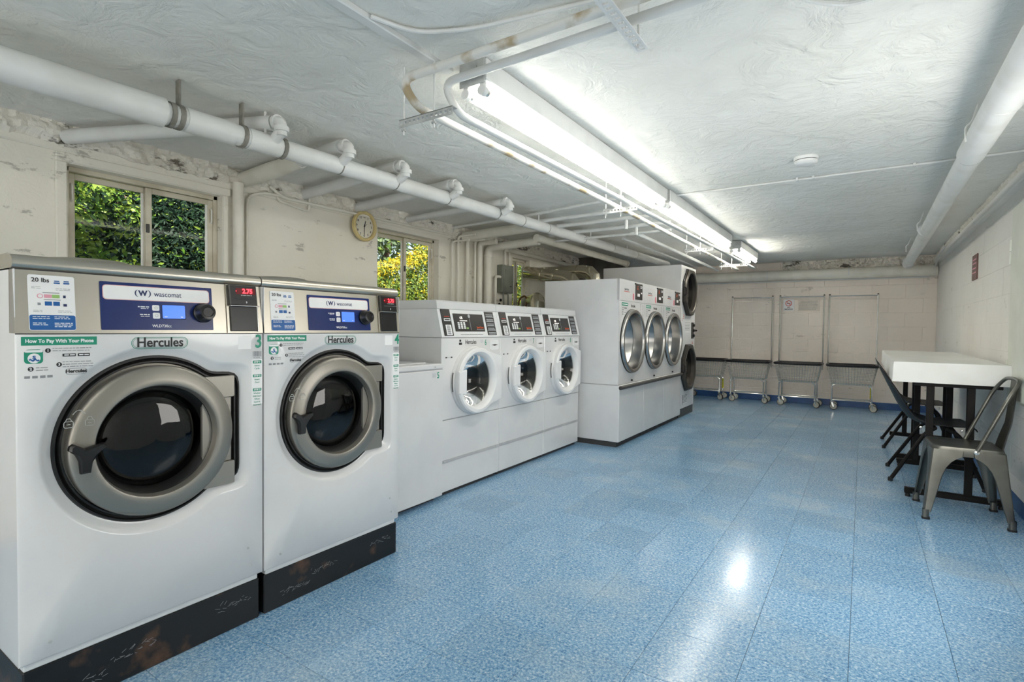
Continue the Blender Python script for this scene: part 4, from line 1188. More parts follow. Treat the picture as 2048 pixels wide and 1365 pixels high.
# ------------------------------------------------------------------ washers 6, 7, 8
def mid_washer():
    t = thing('front_load_washer', 'mid', 'washing machine', (X6, Y6, 0), 0, 'white front-load washers in a row')
    W = W6 - .003
    D = .70
    CYm, CZm = .335, .765
    c = MB(); shell_box(c, D, W, .516, 1.068); holed(c, 0, W, .516, 1.068, CYm, CZm, .19); body = c.build('cabinet', M['white'], t)
    MB().box(-D + .01, -.004, .002, W - .002, .5115, .5165).build('lower_seam', M['greyseam'], t, smooth=0)
    c = MB(); c.box(-D, -.001, 0, W, .028, .512, .004); c.build('lower_panel', M['white'], t)
    c = MB(); c.box(-.0005, .003, .002, W - .004, .226, .246, .001); st = c.build('kick_strip', M['greystrip'], t)
    for u in (.035, W - .05): MB().lathe([(.0055, .003), (.0055, .005), (.002, .006)], (0, u, .236), (1, 0, 0), 10, cap1=True).build('screw', M['fixgrey'], st)
    MB().box(-D + .02, -.03, .01, W - .01, 0, .03).build('base', M['seam'], t, smooth=0)
    # control head leans back
    zt, le = 1.262, .045
    f = MB(); f.loft([[(.004, 0, 1.072), (.004, W, 1.072), (-le, W, zt), (-le, 0, zt)], [(-D, 0, 1.072), (-D, W, 1.072), (-D, W, zt), (-D, 0, zt)]], True, True, True)
    head = f.build('control_head', M['white_plastic'], t, smooth=0)
    MB().box(-D + .01, -.002, .002, W - .002, 1.0675, 1.0725).build('head_seam', M['greyseam'], t, smooth=0)
    f = MB(); f.loft([[(x, u, z) for x, z in ((-D, zt + .002), (-le + .004, zt + .002), (-le - .004, 1.312), (-le - .014, 1.322), (-D, 1.322))] for u in (0, W)], True, True, True)
    f.build('top', M['white'], t, smooth=0)
    MB().box(-D + .01, -le - .004, .002, W - .002, zt - .001, zt + .003).build('top_seam', M['greyseam'], t, smooth=0)
    ang = math.atan2(le + .004, zt - 1.072)
    F = Matrix.Translation((.0045, 0, 1.072)) @ Matrix.Rotation(-ang, 4, 'Y') @ Matrix.Translation((0, 0, -1.072))
    g = MB(F); plate(g, .028, .122, 1.081, 1.267, 0, .004, .004, 0, .001); g.build('card_reader', M['charcoal'], head, smooth=30)
    g = MB(F); plate(g, .047, .112, 1.184, 1.203, .004, .0006, .002); plate(g, .052, .110, 1.086, 1.158, .004, .0006, .002); g.build('reader_label', M['label_white'], head, smooth=0)
    g = MB(F); g.box(.0045, .0055, .053, .106, 1.190, 1.197); lines(g, .064, .098, 1.150, .0046, 9, .007, .0035, 55); g.build('card_slot', M['ink'], head, smooth=0)
    g = MB(F); lines(g, .054, .106, 1.216, .0042, 1, .004, .006, 56); g.build('reader_print', M['ink_red'], head, smooth=0)
    g = MB(F); plate(g, .152, .492, 1.112, 1.240, 0, .003, .003, 0, .001); g.build('control_panel', M['charcoal'], head, smooth=30)
    g = MB(F)
    for i in range(3):
        for j in range(4): plate(g, .186 + i * .031, .206 + i * .031, 1.131 + j * .0125, 1.1415 + j * .0125, .003, .001, .002)
    g.build('keypad', M['label_white'], head, smooth=0)
    g = MB(F); plate(g, .276, .300, 1.130, 1.1415, .003, .001, .003); g.build('start_key', M['ink_lime'], head, smooth=0)
    g = MB(F); addtext(g, '4.75', .026, .232, 1.209, .0042, sx=.7); lines(g, .214, .300, 1.1885, .0033, 1, .004, .004, 57); g.build('price_digits', M['ledwhite'], head, smooth=0)
    g = MB(F); g.lathe([(.013, .003), (.012, .004)], (0, .327, 1.224), (1, 0, 0), 20, cap1=True); g.box(.003, .0036, .326, .328, 1.12, 1.205); g.build('panel_badge', M['ink_lightgrey'], head, smooth=0)
    g = MB(F); addtext(g, 'Speed Queen', .020, .437, 1.141, .0036, bold=.02, sx=.72); g.build('maker_lettering', M['ink_orange'], head, smooth=0)
    g = MB(F); lines(g, .395, .478, 1.126, .0033, 1, .004, .004, 58); g.build('panel_print', M['ink_lightgrey'], head, smooth=0)
    g = MB(F); plate(g, .522, .632, 1.085, 1.263, 0, .003, .003, 0, .001); g.build('instruction_panel', M['charcoal'], head, smooth=30)
    g = MB(F)
    for v in (1.240, 1.203, 1.170, 1.137, 1.103): lines(g, .534, .620, v, .0032, 2, .011, .006, int(v * 1000))
    for v in (1.222, 1.187, 1.153, 1.120): g.box(.003, .0035, .524, .630, v - .001, v + .001)
    g.build('instruction_print', M['ink_lightgrey'], head, smooth=0)
    g = MB(F); lines(g, .20, .46, 1.090, .0004, 1, .004, .003, 59); g.build('warning_print', M['ink_grey'], head, smooth=0)
    # door: a round bowl that runs out to a straight hinge side on the right
    def ol(R, n, grow=0.0):
        pts = []
        for i in range(96):
            a = 2 * math.pi * i / 96; c_, s_ = math.cos(a), math.sin(a); r = R
            if c_ > 0:
                tt = (.668 + grow - CYm) / c_
                h = tt * s_
                cap = .16
                if abs(h) <= cap: r = max(R, tt)
                else:            # slanting shoulder from the hinge side back to the ring
                    # line from (du, cap) to a tangent point on the circle
                    du = .668 + grow - CYm
                    sg = 1 if s_ > 0 else -1
                    tx, tz = R * .28, R * .96
                    dx, dz = du - tx, cap - tz
                    den = c_ * dz - abs(s_) * dx
                    if abs(den) > 1e-6:
                        rr = (tx * dz - tz * dx) / den
                        if rr > R and rr * c_ <= du + 1e-6: r = rr
            pts.append((n, CYm + r * c_, CZm + r * s_))
        return pts
    d = MB(); d.loft([ol(.236, .0005), ol(.236, .022), ol(.232, .028, -.003)], True)
    circ = lambda R, n: [(n, CYm + R * math.cos(2 * math.pi * i / 96), CZm + R * math.sin(2 * math.pi * i / 96)) for i in range(96)]
    d.loft([ol(.232, .028, -.003), circ(.229, .030), circ(.234, .034), circ(.233, .058), circ(.224, .068), circ(.205, .068), circ(.190, .055), circ(.182, .035), circ(.178, .014)], True)
    door = d.build('door', M['white_plastic'], t, smooth=38)
    d = MB().lathe([(.1785, .016), (.170, .010), (.155, -.03), (.150, -.05)], (0, CYm, CZm), (1, 0, 0), 64); d.build('door_gasket', M['bumper'], door, smooth=40)
    d = MB().lathe([(.179, .024), (.16, .004), (.135, -.04), (.105, -.085), (.06, -.105), (.0005, -.11)], (0, CYm, CZm), (1, 0, 0), 64); d.build('door_glass', M['clearglass'], door, smooth=60)
    d = MB().lathe([(.16, -.035), (.18, -.09), (.235, -.12), (.235, -.40), (.001, -.42)], (0, CYm, CZm), (1, 0, 0), 48)
    for a in (30, 150, 270):
        ca, sa = math.cos(math.radians(a)), math.sin(math.radians(a))
        d.prism([(-.13, CYm + ca * .232 - sa * w, CZm + sa * .232 + ca * w) for w in (-.04, .04)] + [(-.13, CYm + ca * .16 - sa * w, CZm + sa * .16 + ca * w) for w in (.014, -.014)], (-.26, 0, 0))
    d.build('drum', M['darkdrum'], t, smooth=40)
    d = MB(); d.prism([(.055, CYm - .232, CZm + .075), (.055, CYm - .148, CZm + .085), (.055, CYm - .150, CZm - .085), (.055, CYm - .232, CZm - .075)], (.016, 0, 0), .006); d.build('door_grip', M['white_plastic'], door, smooth=30)
    d = MB(); d.tube([(.012, CYm - .2365 * math.cos(a), CZm + .2365 * math.sin(a)) for a in [(-.28 + .07 * k) for k in range(9)]], .004, 6); d.build('strike_plate', M['bumper'], door)
    # dispenser drawer, prints
    d = MB(); plate(d, .545, .660, .972, 1.048, -.002, .006, .012, 0, .003); dr = d.build('soap_drawer', M['white_plastic'], t, smooth=30)
    d = MB(); d.prism([(.0038, .560, 1.010), (.0038, .605, 1.016), (.0038, .648, 1.010), (.0038, .605, 1.003)], (.001, 0, 0)); d.build('drawer_pull', M['bumper'], dr, smooth=0)
    g = MB(); addtext(g, 'Hercules', .044, .315, 1.036, .0006, bold=.008, sx=.82); g.box(0, .0006, .182, .214, 1.018, 1.034); g.box(0, .0006, .186, .205, 1.040, 1.054); g.build('operator_lettering', M['ink'], body, smooth=0)
    g = MB(); lines(g, .43, .462, 1.048, .0004, 3, .008, .004, 61); g.box(0, .0006, .252, .380, 1.010, 1.012); g.build('fine_print', M['ink_lightgrey'], body, smooth=0)
    g = MB(); g.box(0, .0006, .040, .058, .931, .940); g.box(0, .0006, .096, .112, .931, .940); g.build('model_print', M['ink'], body, smooth=0)
    g = MB(); lines(g, .062, .092, .9355, .0004, 1, .004, .006, 62); g.build('model_print', M['ink_lightgrey'], body, smooth=0)
    return t
w6 = mid_washer(); w6['label'] = 'white front-load washer marked 6, left of the three in a row'
w7 = dup(w6, (X6, Y6 + W6, 0), 'white front-load washer marked 7, middle of the three in a row')
w8 = dup(w6, (X6, Y6 + 2 * W6, 0), 'white front-load washer marked 8, against the side of the dryers')
for w, d in ((w6, '6'), (w7, '7'), (w8, '8')):
    text(d, .062, .492, 1.029, .0006, M['label_green'], [c for c in w.children if c.name.startswith('cabinet')][0], bold=.006, sx=.75, name='machine_number')

# ------------------------------------------------------------------ dryers in a row
def dryer():
    t = thing('tumble_dryer', 'dryer', 'dryer', (XD, YD, 0), 0, 'white tumble dryers in a row')
    W = WD - .003; D = .82; CYd, CZd = .343, 1.020
    c = MB(); shell_box(c, D, W, .60, 1.623, -.005); body = c.build('cabinet', M['white_side'], t)
    c = MB(); c.box(-.03, .001, 0, W, 1.415, 1.623, .003); top = c.build('control_head', M['white'], t)
    c = MB(); holed(c, 0, W, .600, 1.4145, CYd, CZd, .285, back=-.12, e=.003); front = c.build('front_panel', M['white'], t)
    c = MB(); c.box(-D + .01, .008, 0, W, .05, .597, .004); c.build('lower_cabinet', M['white_side'], t)
    c = MB(); c.box(.006, .010, .004, W - .003, .055, .592, .002); c.build('lower_panel', M['white'], t)
    MB().box(-D + .04, -.02, .01, W - .01, 0, .052).build('base', M['seam'], t, smooth=0)
    b = MB(); b.tube([(.022, .0005, .574), (.022, W - .0005, .574)], .018, 14); b.box(.0085, .02, .001, W - .001, .556, .592, .003); b.build('bumper_bar', M['bumper'], t, smooth=50)
    for u in (.02, .22, .55, .75): MB().lathe([(.004, 0), (.002, .002)], (-u, -.0005, 1.43), (0, -1, 0), 8, cap1=True).build('screw', M['fixgrey'], t)
    s = MB().lathe([(.010, .0), (.010, .012), (.004, .016)], (0, .34, .625), (1, 0, 0), 12, cap1=True); s.build('lint_lock', M['black'], t)
    R = .318
    d = MB().lathe([(R, .000), (R, .026), (R - .006, .034), (R - .030, .036), (R - .040, .030), (R - .044, .012)], (0, CYd, CZd), (1, 0, 0), 80)
    door = d.build('door', M['steel2'], t, smooth=40)
    d = MB().lathe([(R + .006, .000), (R + .006, .006), (R, .010)], (0, CYd, CZd), (1, 0, 0), 64); d.build('door_seal', M['rubber'], door, smooth=40)
    d = MB().lathe([(R - .043, .014), (R - .047, -.03), (R - .052, -.092), (R - .066, -.096)], (0, CYd, CZd), (1, 0, 0), 64); d.build('door_well', M['steel2'], door, smooth=40)
    d = MB().lathe([(R - .060, -.088), (.001, -.086)], (0, CYd, CZd), (1, 0, 0), 64); d.build('door_glass', M['doorglass'], door, smooth=40)
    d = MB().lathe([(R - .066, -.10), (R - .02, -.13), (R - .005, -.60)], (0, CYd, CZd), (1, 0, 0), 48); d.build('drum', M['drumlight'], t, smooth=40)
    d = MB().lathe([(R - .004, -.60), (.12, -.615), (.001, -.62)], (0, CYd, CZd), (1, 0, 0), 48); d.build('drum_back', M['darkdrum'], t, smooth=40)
    g = MB(); plate(g, .410, .610, 1.442, 1.606, .001, .004, .004, 0, .001); g.build('control_panel', M['charcoal'], top, smooth=30)
    g = MB(); g.lathe([(.008, .001), (.008, .012), (.004, .014)], (0, .400, 1.600), (1, 0, 0), 10, cap1=True); g.build('panel_lock', M['black'], top)
    g = MB(); lines(g, .45, .49, 1.575, .0052, 3, .014, .006, 71); g.build('price_digits', M['ink_orange'], top, smooth=0)
    g = MB()
    plate(g, .46, .53, 1.475, 1.505, .005, .001, .002); plate(g, .565, .595, 1.505, 1.520, .005, .001, .002); lines(g, .545, .600, 1.580, .0052, 2, .014, .008, 72)
    g.build('keypad', M['label_white'], top, smooth=0)
    g = MB(); addtext(g, 'Speed Queen', .030, .175, 1.530, .0015, bold=.03, sx=.7); g.build('maker_lettering', M['ink_grey'], top, smooth=0)
    g = MB(); plate(g, .335, .385, 1.43, 1.505, .001, .0006, .022); g.build('hot_sticker', M['ink_pink'], top, smooth=0)
    g = MB(); lines(g, .10, .25, 1.508, .0015, 1, .004, .006, 73); g.tube([(.002, .36, 1.44), (.002, .36, 1.495)], .003, 5); g.build('red_print', M['ink_red'], top, smooth=0)
    g = MB(); plate(g, .055, .215, 1.368, 1.398, 0, .0006, .003); g.build('pay_banner', M['label_green'], front, smooth=0)
    g = MB(); lines(g, .065, .205, 1.383, .0008, 1, .004, .008, 74); g.build('banner_lettering', M['ink_white'], front, smooth=0)
    g = MB(); addtext(g, 'Hercules', .042, .355, 1.372, .0006, bold=.01, sx=.8); lines(g, .12, .19, 1.345, .0004, 1, .004, .008, 76); g.build('operator_lettering', M['ink'], front, smooth=0)
    g = MB(); lines(g, .07, .10, 1.35, .0004, 4, .022, .010, 77); lines(g, .12, .18, 1.30, .0004, 2, .02, .006, 78); lines(g, .56, .585, 1.395, .0004, 6, .016, .006, 79); lines(g, .63, .655, 1.395, .0004, 8, .016, .006, 80); g.build('fine_print', M['ink_grey'], front, smooth=0)
    return t
d1 = dryer(); d1['label'] = 'white tumble dryer with a steel porthole, nearest of the three dryers'
d2 = dup(d1, (XD, YD + WD, 0), 'white tumble dryer with a steel porthole, middle of the three dryers')
d3 = dup(d1, (XD, YD + 2 * WD, 0), 'white tumble dryer with a steel porthole, next to the tall stacked dryer')

# ------------------------------------------------------------------ stacked dryer
t = thing('stacked_dryer', 'tall white stacked dryer with two eight-sided doors at the far end', 'dryer', (XD - .01, 6.874, 0))
W = .70
c = MB(); shell_box(c, 1.07, W, .11, 1.972); holed(c, 0, W, 1.145, 1.972, .352, 1.632, .262, e=.003, sy=.94); holed(c, 0, W, .11, 1.145, .352, .640, .262, e=.003, sy=.94); sb = c.build('cabinet', M['white_side'], t)
c = MB(); c.box(-1.05, -.006, .004, W - .004, 0, .112, .002); c.build('kick_plate', M['bumper'], t)
def octa(R, n, cy, cz, sy=.94): return [(n, cy + sy * R * math.cos(math.radians(22.5 + 45 * k)) / math.cos(math.radians(22.5)), cz + R * math.sin(math.radians(22.5 + 45 * k)) / math.cos(math.radians(22.5))) for k in range(8)]
def c64(R, n, cy, cz, sy=.94): return [(n, cy + sy * R * math.cos(2 * math.pi * k / 64), cz + R * math.sin(2 * math.pi * k / 64)) for k in range(64)]
for cz in (1.632, .640):
    d = MB(); d.loft([octa(.300, .0, .352, cz), octa(.300, .035, .352, cz), octa(.285, .048, .352, cz)], True)
    o = octa(.285, .048, .352, cz)
    o64 = []
    for k in range(8):
        for j in range(8):
            a, b = Vector(o[k]), Vector(o[(k + 1) % 8]); o64.append(tuple(a.lerp(b, j / 8)))
    # rotate so both loops start near the same angle
    cc = c64(.262, .050, .352, cz)
    st = min(range(64), key=lambda i: (Vector(cc[i]) - Vector(o64[0])).length)
    rot = lambda L: L[st:] + L[:st]
    d.loft([o64, rot(cc), rot(c64(.252, .040, .352, cz)), rot(c64(.250, -.02, .352, cz))], True)
    do = d.build('door', M['bronze'], t, smooth=30)
    d = MB(); d.loft([c64(.2505, -.012, .352, cz), c64(.24, -.06, .352, cz), c64(.22, -.08, .352, cz)], True); d.build('door_gasket', M['rubber'], do, smooth=40)
    d = MB(); d.loft([c64(.249, -.008, .352, cz), c64(.001, -.004, .352, cz)], True); d.build('door_glass', M['blackglass'], do, smooth=40)
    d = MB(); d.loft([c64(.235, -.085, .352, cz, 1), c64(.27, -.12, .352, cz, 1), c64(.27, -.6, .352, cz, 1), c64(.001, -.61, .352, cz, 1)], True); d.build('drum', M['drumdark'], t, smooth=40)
    d = MB(); d.loft([octa(.306, .002, .352, cz), octa(.306, .016, .352, cz), octa(.300, .02, .352, cz)], True); d.build('door_seal', M['rubber'], do, smooth=30)
    d = MB().tube(fillet([(.03, .058, cz + .05), (.055, .045, cz + .04), (.055, .045, cz - .04), (.03, .058, cz - .05)], .01, 3), .008, 8); d.build('handle', M['black'], do)
g = MB(); g.box(0, .014, .52, .62, 1.02, 1.24, .004); pn = g.build('coin_panel', M['charcoal'], t)
g = MB()
for v in (1.06, 1.13, 1.20): g.lathe([(.020, .014), (.018, .035), (.008, .04)], (0, .565, v), (1, 0, 0), 14, cap1=True)
g.lathe([(.014, .014), (.012, .055), (.006, .06)], (0, .60, 1.13), (1, 0, 0), 12, cap1=True)
g.build('coin_knob', M['black'], pn)
g = MB(); plate(g, .20, .46, 1.10, 1.25, 0, .0008, .002); plate(g, .14, .38, .165, .285, 0, .002, .002); g.build('instruction_label', M['label_white'], sb, smooth=0)
g = MB(); lines(g, .22, .44, 1.235, .001, 6, .02, .006, 91); lines(g, .17, .37, .275, .0022, 6, .018, .008, 92); plate(g, .14, .165, .165, .285, .002, .001, .002); g.build('label_print', M['ink_grey'], sb, smooth=0)
g = MB(); lines(g, .12, .17, 1.33, .0004, 3, .02, .008, 93); lines(g, .56, .62, .97, .0004, 2, .02, .008, 94); lines(g, .06, .10, 1.28, .0004, 2, .02, .006, 95); g.build('red_print', M['ink_red'], sb, smooth=0)

# ------------------------------------------------------------------ ducts and electric box
def duct(label, pts, r, seams, bend=.12):
    t = thing('exhaust_duct', label, 'duct', pts[0], 0, 'silver exhaust ducts behind the dryers')
    off = Matrix.Translation(Vector(pts[0])).inverted()
    P = fillet(pts, bend, 3)
    MB(off).tube(P, r, 24).build('duct_run', M['galv'], t, smooth=25)
    for p, d in seams:
        p, d = Vector(p), Vector(d)
        MB(off).tube([p - d * .012, p + d * .012], r + .004, 24).build('duct_collar', M['galv'], t)
duct('nearer horizontal silver duct behind the dryers', [(XL, 5.98, 1.865), (-2.95, 5.87, 1.745), (-2.95, 5.87, 1.30)], .085, [((-3.25, 5.912, 1.792), (.98, -.14, -.155)), ((-3.45, 5.94, 1.823), (.98, -.14, -.155))], .15)
duct('farther silver duct with a segmented elbow behind the dryers', [(XL, 6.27, 1.875), (-2.88, 6.27, 1.875), (-2.88, 6.27, 1.35)], .088, [((-3.12, 6.27, 1.875), (1, 0, 0)), ((-2.88, 6.27, 1.68), (0, 0, 1))], .17)
duct('upright silver duct beside the side of the first dryer', [(XL + .02, 6.05, 1.50), (-3.02, 5.10, 1.46), (-3.0, 5.05, .9)], .078, [((-3.0, 5.05, 1.30), (0, 0, 1))], .14)

t = thing('electric_box', 'grey steel electric box on the left wall behind the washers', 'electric panel', (XL, 5.30, 1.565))
MB().box(0, .080, 0, .245, 0, .335, .004).build('box', M['panelgrey'], t)
MB().box(.080, .086, .012, .233, .012, .323, .002).build('door', M['panelgrey'], t)
MB().box(.086, .089, .05, .195, .06, .28, .002).build('door_panel', M['panelgrey'], t)
MB().box(.089, .095, .155, .185, .075, .085, .001).build('latch', M['black'], t)
pipe('conduit', 'grey conduit elbow entering the left side of the electric box', [(XL + .05, 5.30, 1.75), (XL + .05, 5.20, 1.75), (XL + .05, 5.20, 1.0)], .017, 'pipe_cream', cat='conduit', bend=.05)
for k in range(2):
    pipe('conduit', ['left conduit rising from the electric box to the ceiling', 'right conduit rising from the electric box to the ceiling'][k], [(XL + .05, 5.40 + .10 * k, 1.90), (XL + .05, 5.40 + .10 * k, 2.12), (XL + .12, 5.46 + .10 * k, 2.17)], .013, 'pipe_cream', cat='conduit', bend=.05)
    pipe('cable', ['left grey cable hanging below the electric box', 'right grey cable hanging below the electric box'][k], [(XL + .05, 5.37 + .10 * k, 1.57), (XL + .06, 5.38 + .10 * k, 1.2)], .010, 'panelgrey', cat='cable')
pipe('hose', 'brown hose looped below the electric box', [(XL + .12, 5.58, 1.25), (XL + .13, 5.60, 1.50), (XL + .14, 5.72, 1.55), (XL + .14, 5.78, 1.50), (XL + .13, 5.76, 1.40), (XL + .16, 5.62, 1.25)], .011, 'brownwire', cat='hose', bend=.08)
t = thing('water_tap', 'small wall tap pair below the electric box', 'tap', (XL, 5.25, 1.44))
for k in range(2):
    MB().cyl((0, .03 * k, .05 * k - .02), (.07, .03 * k, .05 * k - .02), .012, 10).build('tap_body', M['pipe_cream'], t)
    MB().lathe([(.018, 0), (.018, .01)], (.07, .03 * k, .05 * k - .02), (1, 0, 0), 12, cap0=True, cap1=True).build('tap_wheel', M['black'], t)

# ------------------------------------------------------------------ carts along the back wall
def cart(poles):
    t = thing('laundry_cart', 'cart', 'cart', (0, 0, 0), 0, 'wire laundry carts along the back wall')
    hw, hd = .308, .20
    bw, bd = .255, .145
    zr, zb = .648, .372
    rim = [(p[0], p[1], zr) for p in rrect(2 * hw, 2 * hd, .05, 4)]
    MB().tube(rim, .019, 10, closed=True).build('rim_bumper', M['vinyl'], t)
    w = MB()
    def P(s, k):        # s 0 top..1 bottom; k on perimeter side
        return (hw + (bw - hw) * s, hd + (bd - hd) * s, zr - .01 + (zb - zr + .01) * s)
    for s in (.14, .32, .5, .66, .82, 1.0):
        a, b, z = P(s, 0)
        w.tube([(x, y, z) for x, y in rrect(2 * a, 2 * b, .04, 2)], .0024 if s < 1 else .005, 4, closed=True)
    for side in (-1, 1):
        for k in range(15):
            q = -1 + 2 * (k + .5) / 15
            a0, b0, z0 = P(0, 0); a1, b1, z1 = P(1, 0)
            w.tube([(q * a0 * .95, side * b0, z0), (q * a1 * .95, side * b1, z1)], .0021, 4)
        for k in range(9):
            q = -1 + 2 * (k + .5) / 9
            w.tube([(side * a0, q * b0 * .92, z0), (side * a1, q * b1 * .92, z1)], .0021, 4)
    for k in range(15):
        q = -1 + 2 * (k + .5) / 15; w.tube([(q * bw * .95, -bd, zb), (q * bw * .95, bd, zb)], .0021, 4)
    for k in range(5):
        q = -1 + 2 * (k + .5) / 5; w.tube([(-bw, q * bd, zb), (bw, q * bd, zb)], .0021, 4)
    w.build('wire_basket', M['chrome'], t)
    lx, ly = .243, .135
    for sx in (-1, 1):
        for sy in (-1, 1):
            MB().tube(fillet([(sx * lx * .85, sy * ly, zb - .004), (sx * lx, sy * ly, zb - .02), (sx * lx, sy * ly, .118)], .03, 3), .0115, 10).build('leg', M['chrome'], t)
            rc = random.Random(sx * 3 + sy * 7 + (1 if poles else 0)); ya = math.pi / 2 + rc.uniform(-.8, .8)
            cx, cy = sx * lx, sy * ly
            dx, dy = math.sin(ya) * .026, -math.cos(ya) * .026
            nx_, ny_ = math.cos(ya), math.sin(ya)
            ca = MB(); ca.lathe([(.017, .108), (.019, .114), (.012, .124)], (cx, cy, 0), (0, 0, 1), 12, cap0=True, cap1=True)
            for sd_ in (-1, 1):
                ax_, ay_ = nx_ * .017 * sd_, ny_ * .017 * sd_
                ca.prism([(cx + ax_ - dx * .3, cy + ay_ - dy * .3, .110), (cx + ax_ + dx * .7, cy + ay_ + dy * .7, .110), (cx + ax_ + dx * 1.3, cy + ay_ + dy * 1.3, .044), (cx + ax_ + dx * .7, cy + ay_ + dy * .7, .044)], (nx_ * .002, ny_ * .002, 0))
            co = ca.build('caster', M['chrome'], t)
            wh = MB(); o_ = (cx + dx, cy + dy, .050); A = Vector((nx_, ny_, 0))
            wh.lathe([(.038, -.0125), (.047, -.0125), (.050, -.007), (.050, .007), (.047, .0125), (.038, .0125)], o_, A, 20)
            wh.build('tyre', M['tyre'], co)
            wh = MB(); wh.lathe([(.0425, -.0130), (.02, -.0145), (.004, -.016)], o_, A, 18, cap1=True); wh.lathe([(.0425, .0130), (.02, .0145), (.004, .016)], o_, A, 18, cap1=True)
            wh.build('wheel', M['wheel'], co)
    r = MB().tube([(x, y, .142) for x, y in rrect(2 * lx, 2 * ly, .02, 2)], .0055, 6, closed=True)
    for k in range(3): r.tube([(-lx, -ly + ly * (k + .5) * 2/3, .142), (lx, -ly + ly * (k + .5) * 2/3, .142)], .0035, 5)
    r.build('lower_rail', M['chrome'], t)
    if poles:
        for sx in (-1, 1):
            MB().cyl((sx * .302, hd - .004, zr - .10), (sx * .302, hd - .004, 1.690), .0105, 10).build('pole', M['chrome'], t)
            MB().lathe([(.0125, 1.685), (.0125, 1.697), (.006, 1.702)], (sx * .302, hd - .004, 0), (0, 0, 1), 10, cap0=True, cap1=True).build('pole_cap', M['vinyl'], t)
        MB().cyl((-.302, hd - .004, 1.672), (.302, hd - .004, 1.672), .0095, 10).build('hanging_rail', M['chrome'], t)
    return t
ca = cart(True); ca.location = (-1.525, 9.245, 0); ca['label'] = 'wire laundry cart with hanging frame, left of the three framed carts'
dup(ca, (-.815, 9.215, 0), 'wire laundry cart with hanging frame, in front of the no smoking sign', rz=math.radians(-2))
dup(ca, (-.125, 9.20, 0), 'wire laundry cart with hanging frame, rightmost, beside the tables', rz=math.radians(2))
cb_ = cart(False); cb_.location = (-2.19, 9.27, 0); cb_['label'] = 'wire laundry cart without a frame, half hidden by the stacked dryer'

for c_ in (cb_, [o for o in COL.objects if o.get('label', '').startswith('wire laundry cart with hanging frame, rightmost')][0]):
    MB().tube([(.243, .135, .17), (.243, .135, .33)], .0135, 10).build('yellow_tape', M['tape'], c_, label='yellow tape wrapped round one leg')
# ------------------------------------------------------------------ signs
t = thing('no_smoking_sign', 'square no smoking sign on the back wall', 'sign', (-1.0, YB - .003, 1.550))
MB().box(-.076, .076, -.004, .0, -.088, .088, .001).build('board', M['label_white'], t)
MB().tube([(.042 * math.cos(a * math.pi / 14), -.0045, .028 + .042 * math.sin(a * math.pi / 14)) for a in range(28)], .0055, 6, closed=True).build('red_ring', M['ink_red'], t)
MB().tube([(-.030, -.005, .056), (.030, -.005, -.001)], .005, 6).build('red_slash', M['ink_red'], t)
g = MB(); g.box(-.026, .020, -.0052, -.004, .020, .030); g.box(.022, .027, -.0052, -.004, .020, .030); g.tube([(.024, -.005, .034), (.020, -.005, .042), (.026, -.005, .050)], .002, 5)
addtext(g, 'NO', .028, 0, -.038, .0046, PNY, bold=.03); addtext(g, 'SMOKING', .028, 0, -.066, .0046, PNY, bold=.03, sx=.95)
g.build('lettering', M['ink'], t, smooth=0)
t = thing('rules_sign', 'wide beige notice with lines of writing beside the no smoking sign', 'sign', (-.717, YB - .003, 1.540))
MB().box(-.150, .150, -.003, .0, -.090, .090, .001).build('board', M['sign'], t)
g = MB(); R_ = random.Random(9)
for i in range(8):
    z = .068 - i * .0185; x = -.135 + (.02 if i < 2 else 0); x1 = .135 - (.02 if i < 2 else R_.uniform(0, .04))
    while x < x1:
        w = R_.uniform(.006, .022); g.box(x, min(x1, x + w), -.0036, -.003, z - .003, z + .003); x += w + .005
g.build('lettering', M['ink_grey'], t, smooth=0)
t = thing('wall_plaque', 'small brown plaque on the right wall', 'plaque', (XR - .001, 6.44, 1.745))
MB().box(-.010, 0, -.125, .125, -.115, .115, .002).build('board', M['plaque'], t)
g = MB()
for z in (.07, .035, -.01, -.05): g.box(-.0108, -.010, -.09, .09, z - .006, z + .006)
g.build('lettering', M['ink_pink'], t, smooth=0)

# cabinet door on the right wall, its hinges at the picture edge
t = thing('wall_cabinet', 'pale painted wall cabinet door with two hinges behind the metal chair', 'cabinet', (XR, 4.70, .70))
MB().box(-.030, 0, -1.30, 0, 0, 1.28, .004).build('frame', M['door_paint'], t)
dd = MB().box(-.062, -.031, -1.27, -.035, .03, 1.25, .004).build('door', M['door_paint'], t)
for z in (.185, .965):
    h = MB(); h.cyl((-.052, -.012, z - .075), (-.052, -.012, z + .005), .016, 12); h.cyl((-.052, -.012, z + .010), (-.052, -.012, z + .085), .016, 12); h.box(-.034, -.028, -.03, .0, z - .07, z + .08)
    h.build('hinge', M['door_paint'], dd)

# ------------------------------------------------------------------ tables
def table(y0, y1, label):
    t = thing('folding_table', label, 'table', (.18, y0, 0), 0, 'white tables along the right wall')
    L = y1 - y0
    tp = MB(); tp.loft([[(-.004, -.004, .802), (.612, -.004, .802), (.612, L + .004, .802), (-.004, L + .004, .802)], [(.002, .002, .938), (.606, .002, .938), (.606, L - .002, .938), (.002, L - .002, .938)]], True, True, True)
    tp.build('table_top', M['table'], t, smooth=0)
    for yy in (.075, L - .115):
        for x in (.192, .404):
            MB().box(x, x + .042, yy - .016, yy + .016, .05, .803, .003).build('leg', M['tableleg'], t)
        fb = MB().box(.085, .612, yy - .022, yy + .022, .024, .062, .003).build('foot_bar', M['tableleg'], t)
        for x in (.105, .592): MB().lathe([(.016, 0), (.016, .012), (.007, .026)], (x, yy, 0), (0, 0, 1), 12, cap0=True, cap1=True).build('glide', M['darkrubber'], fb)
        MB().box(.12, .58, yy - .022, yy + .022, .775, .803, .003).build('top_rail', M['tableleg'], t)
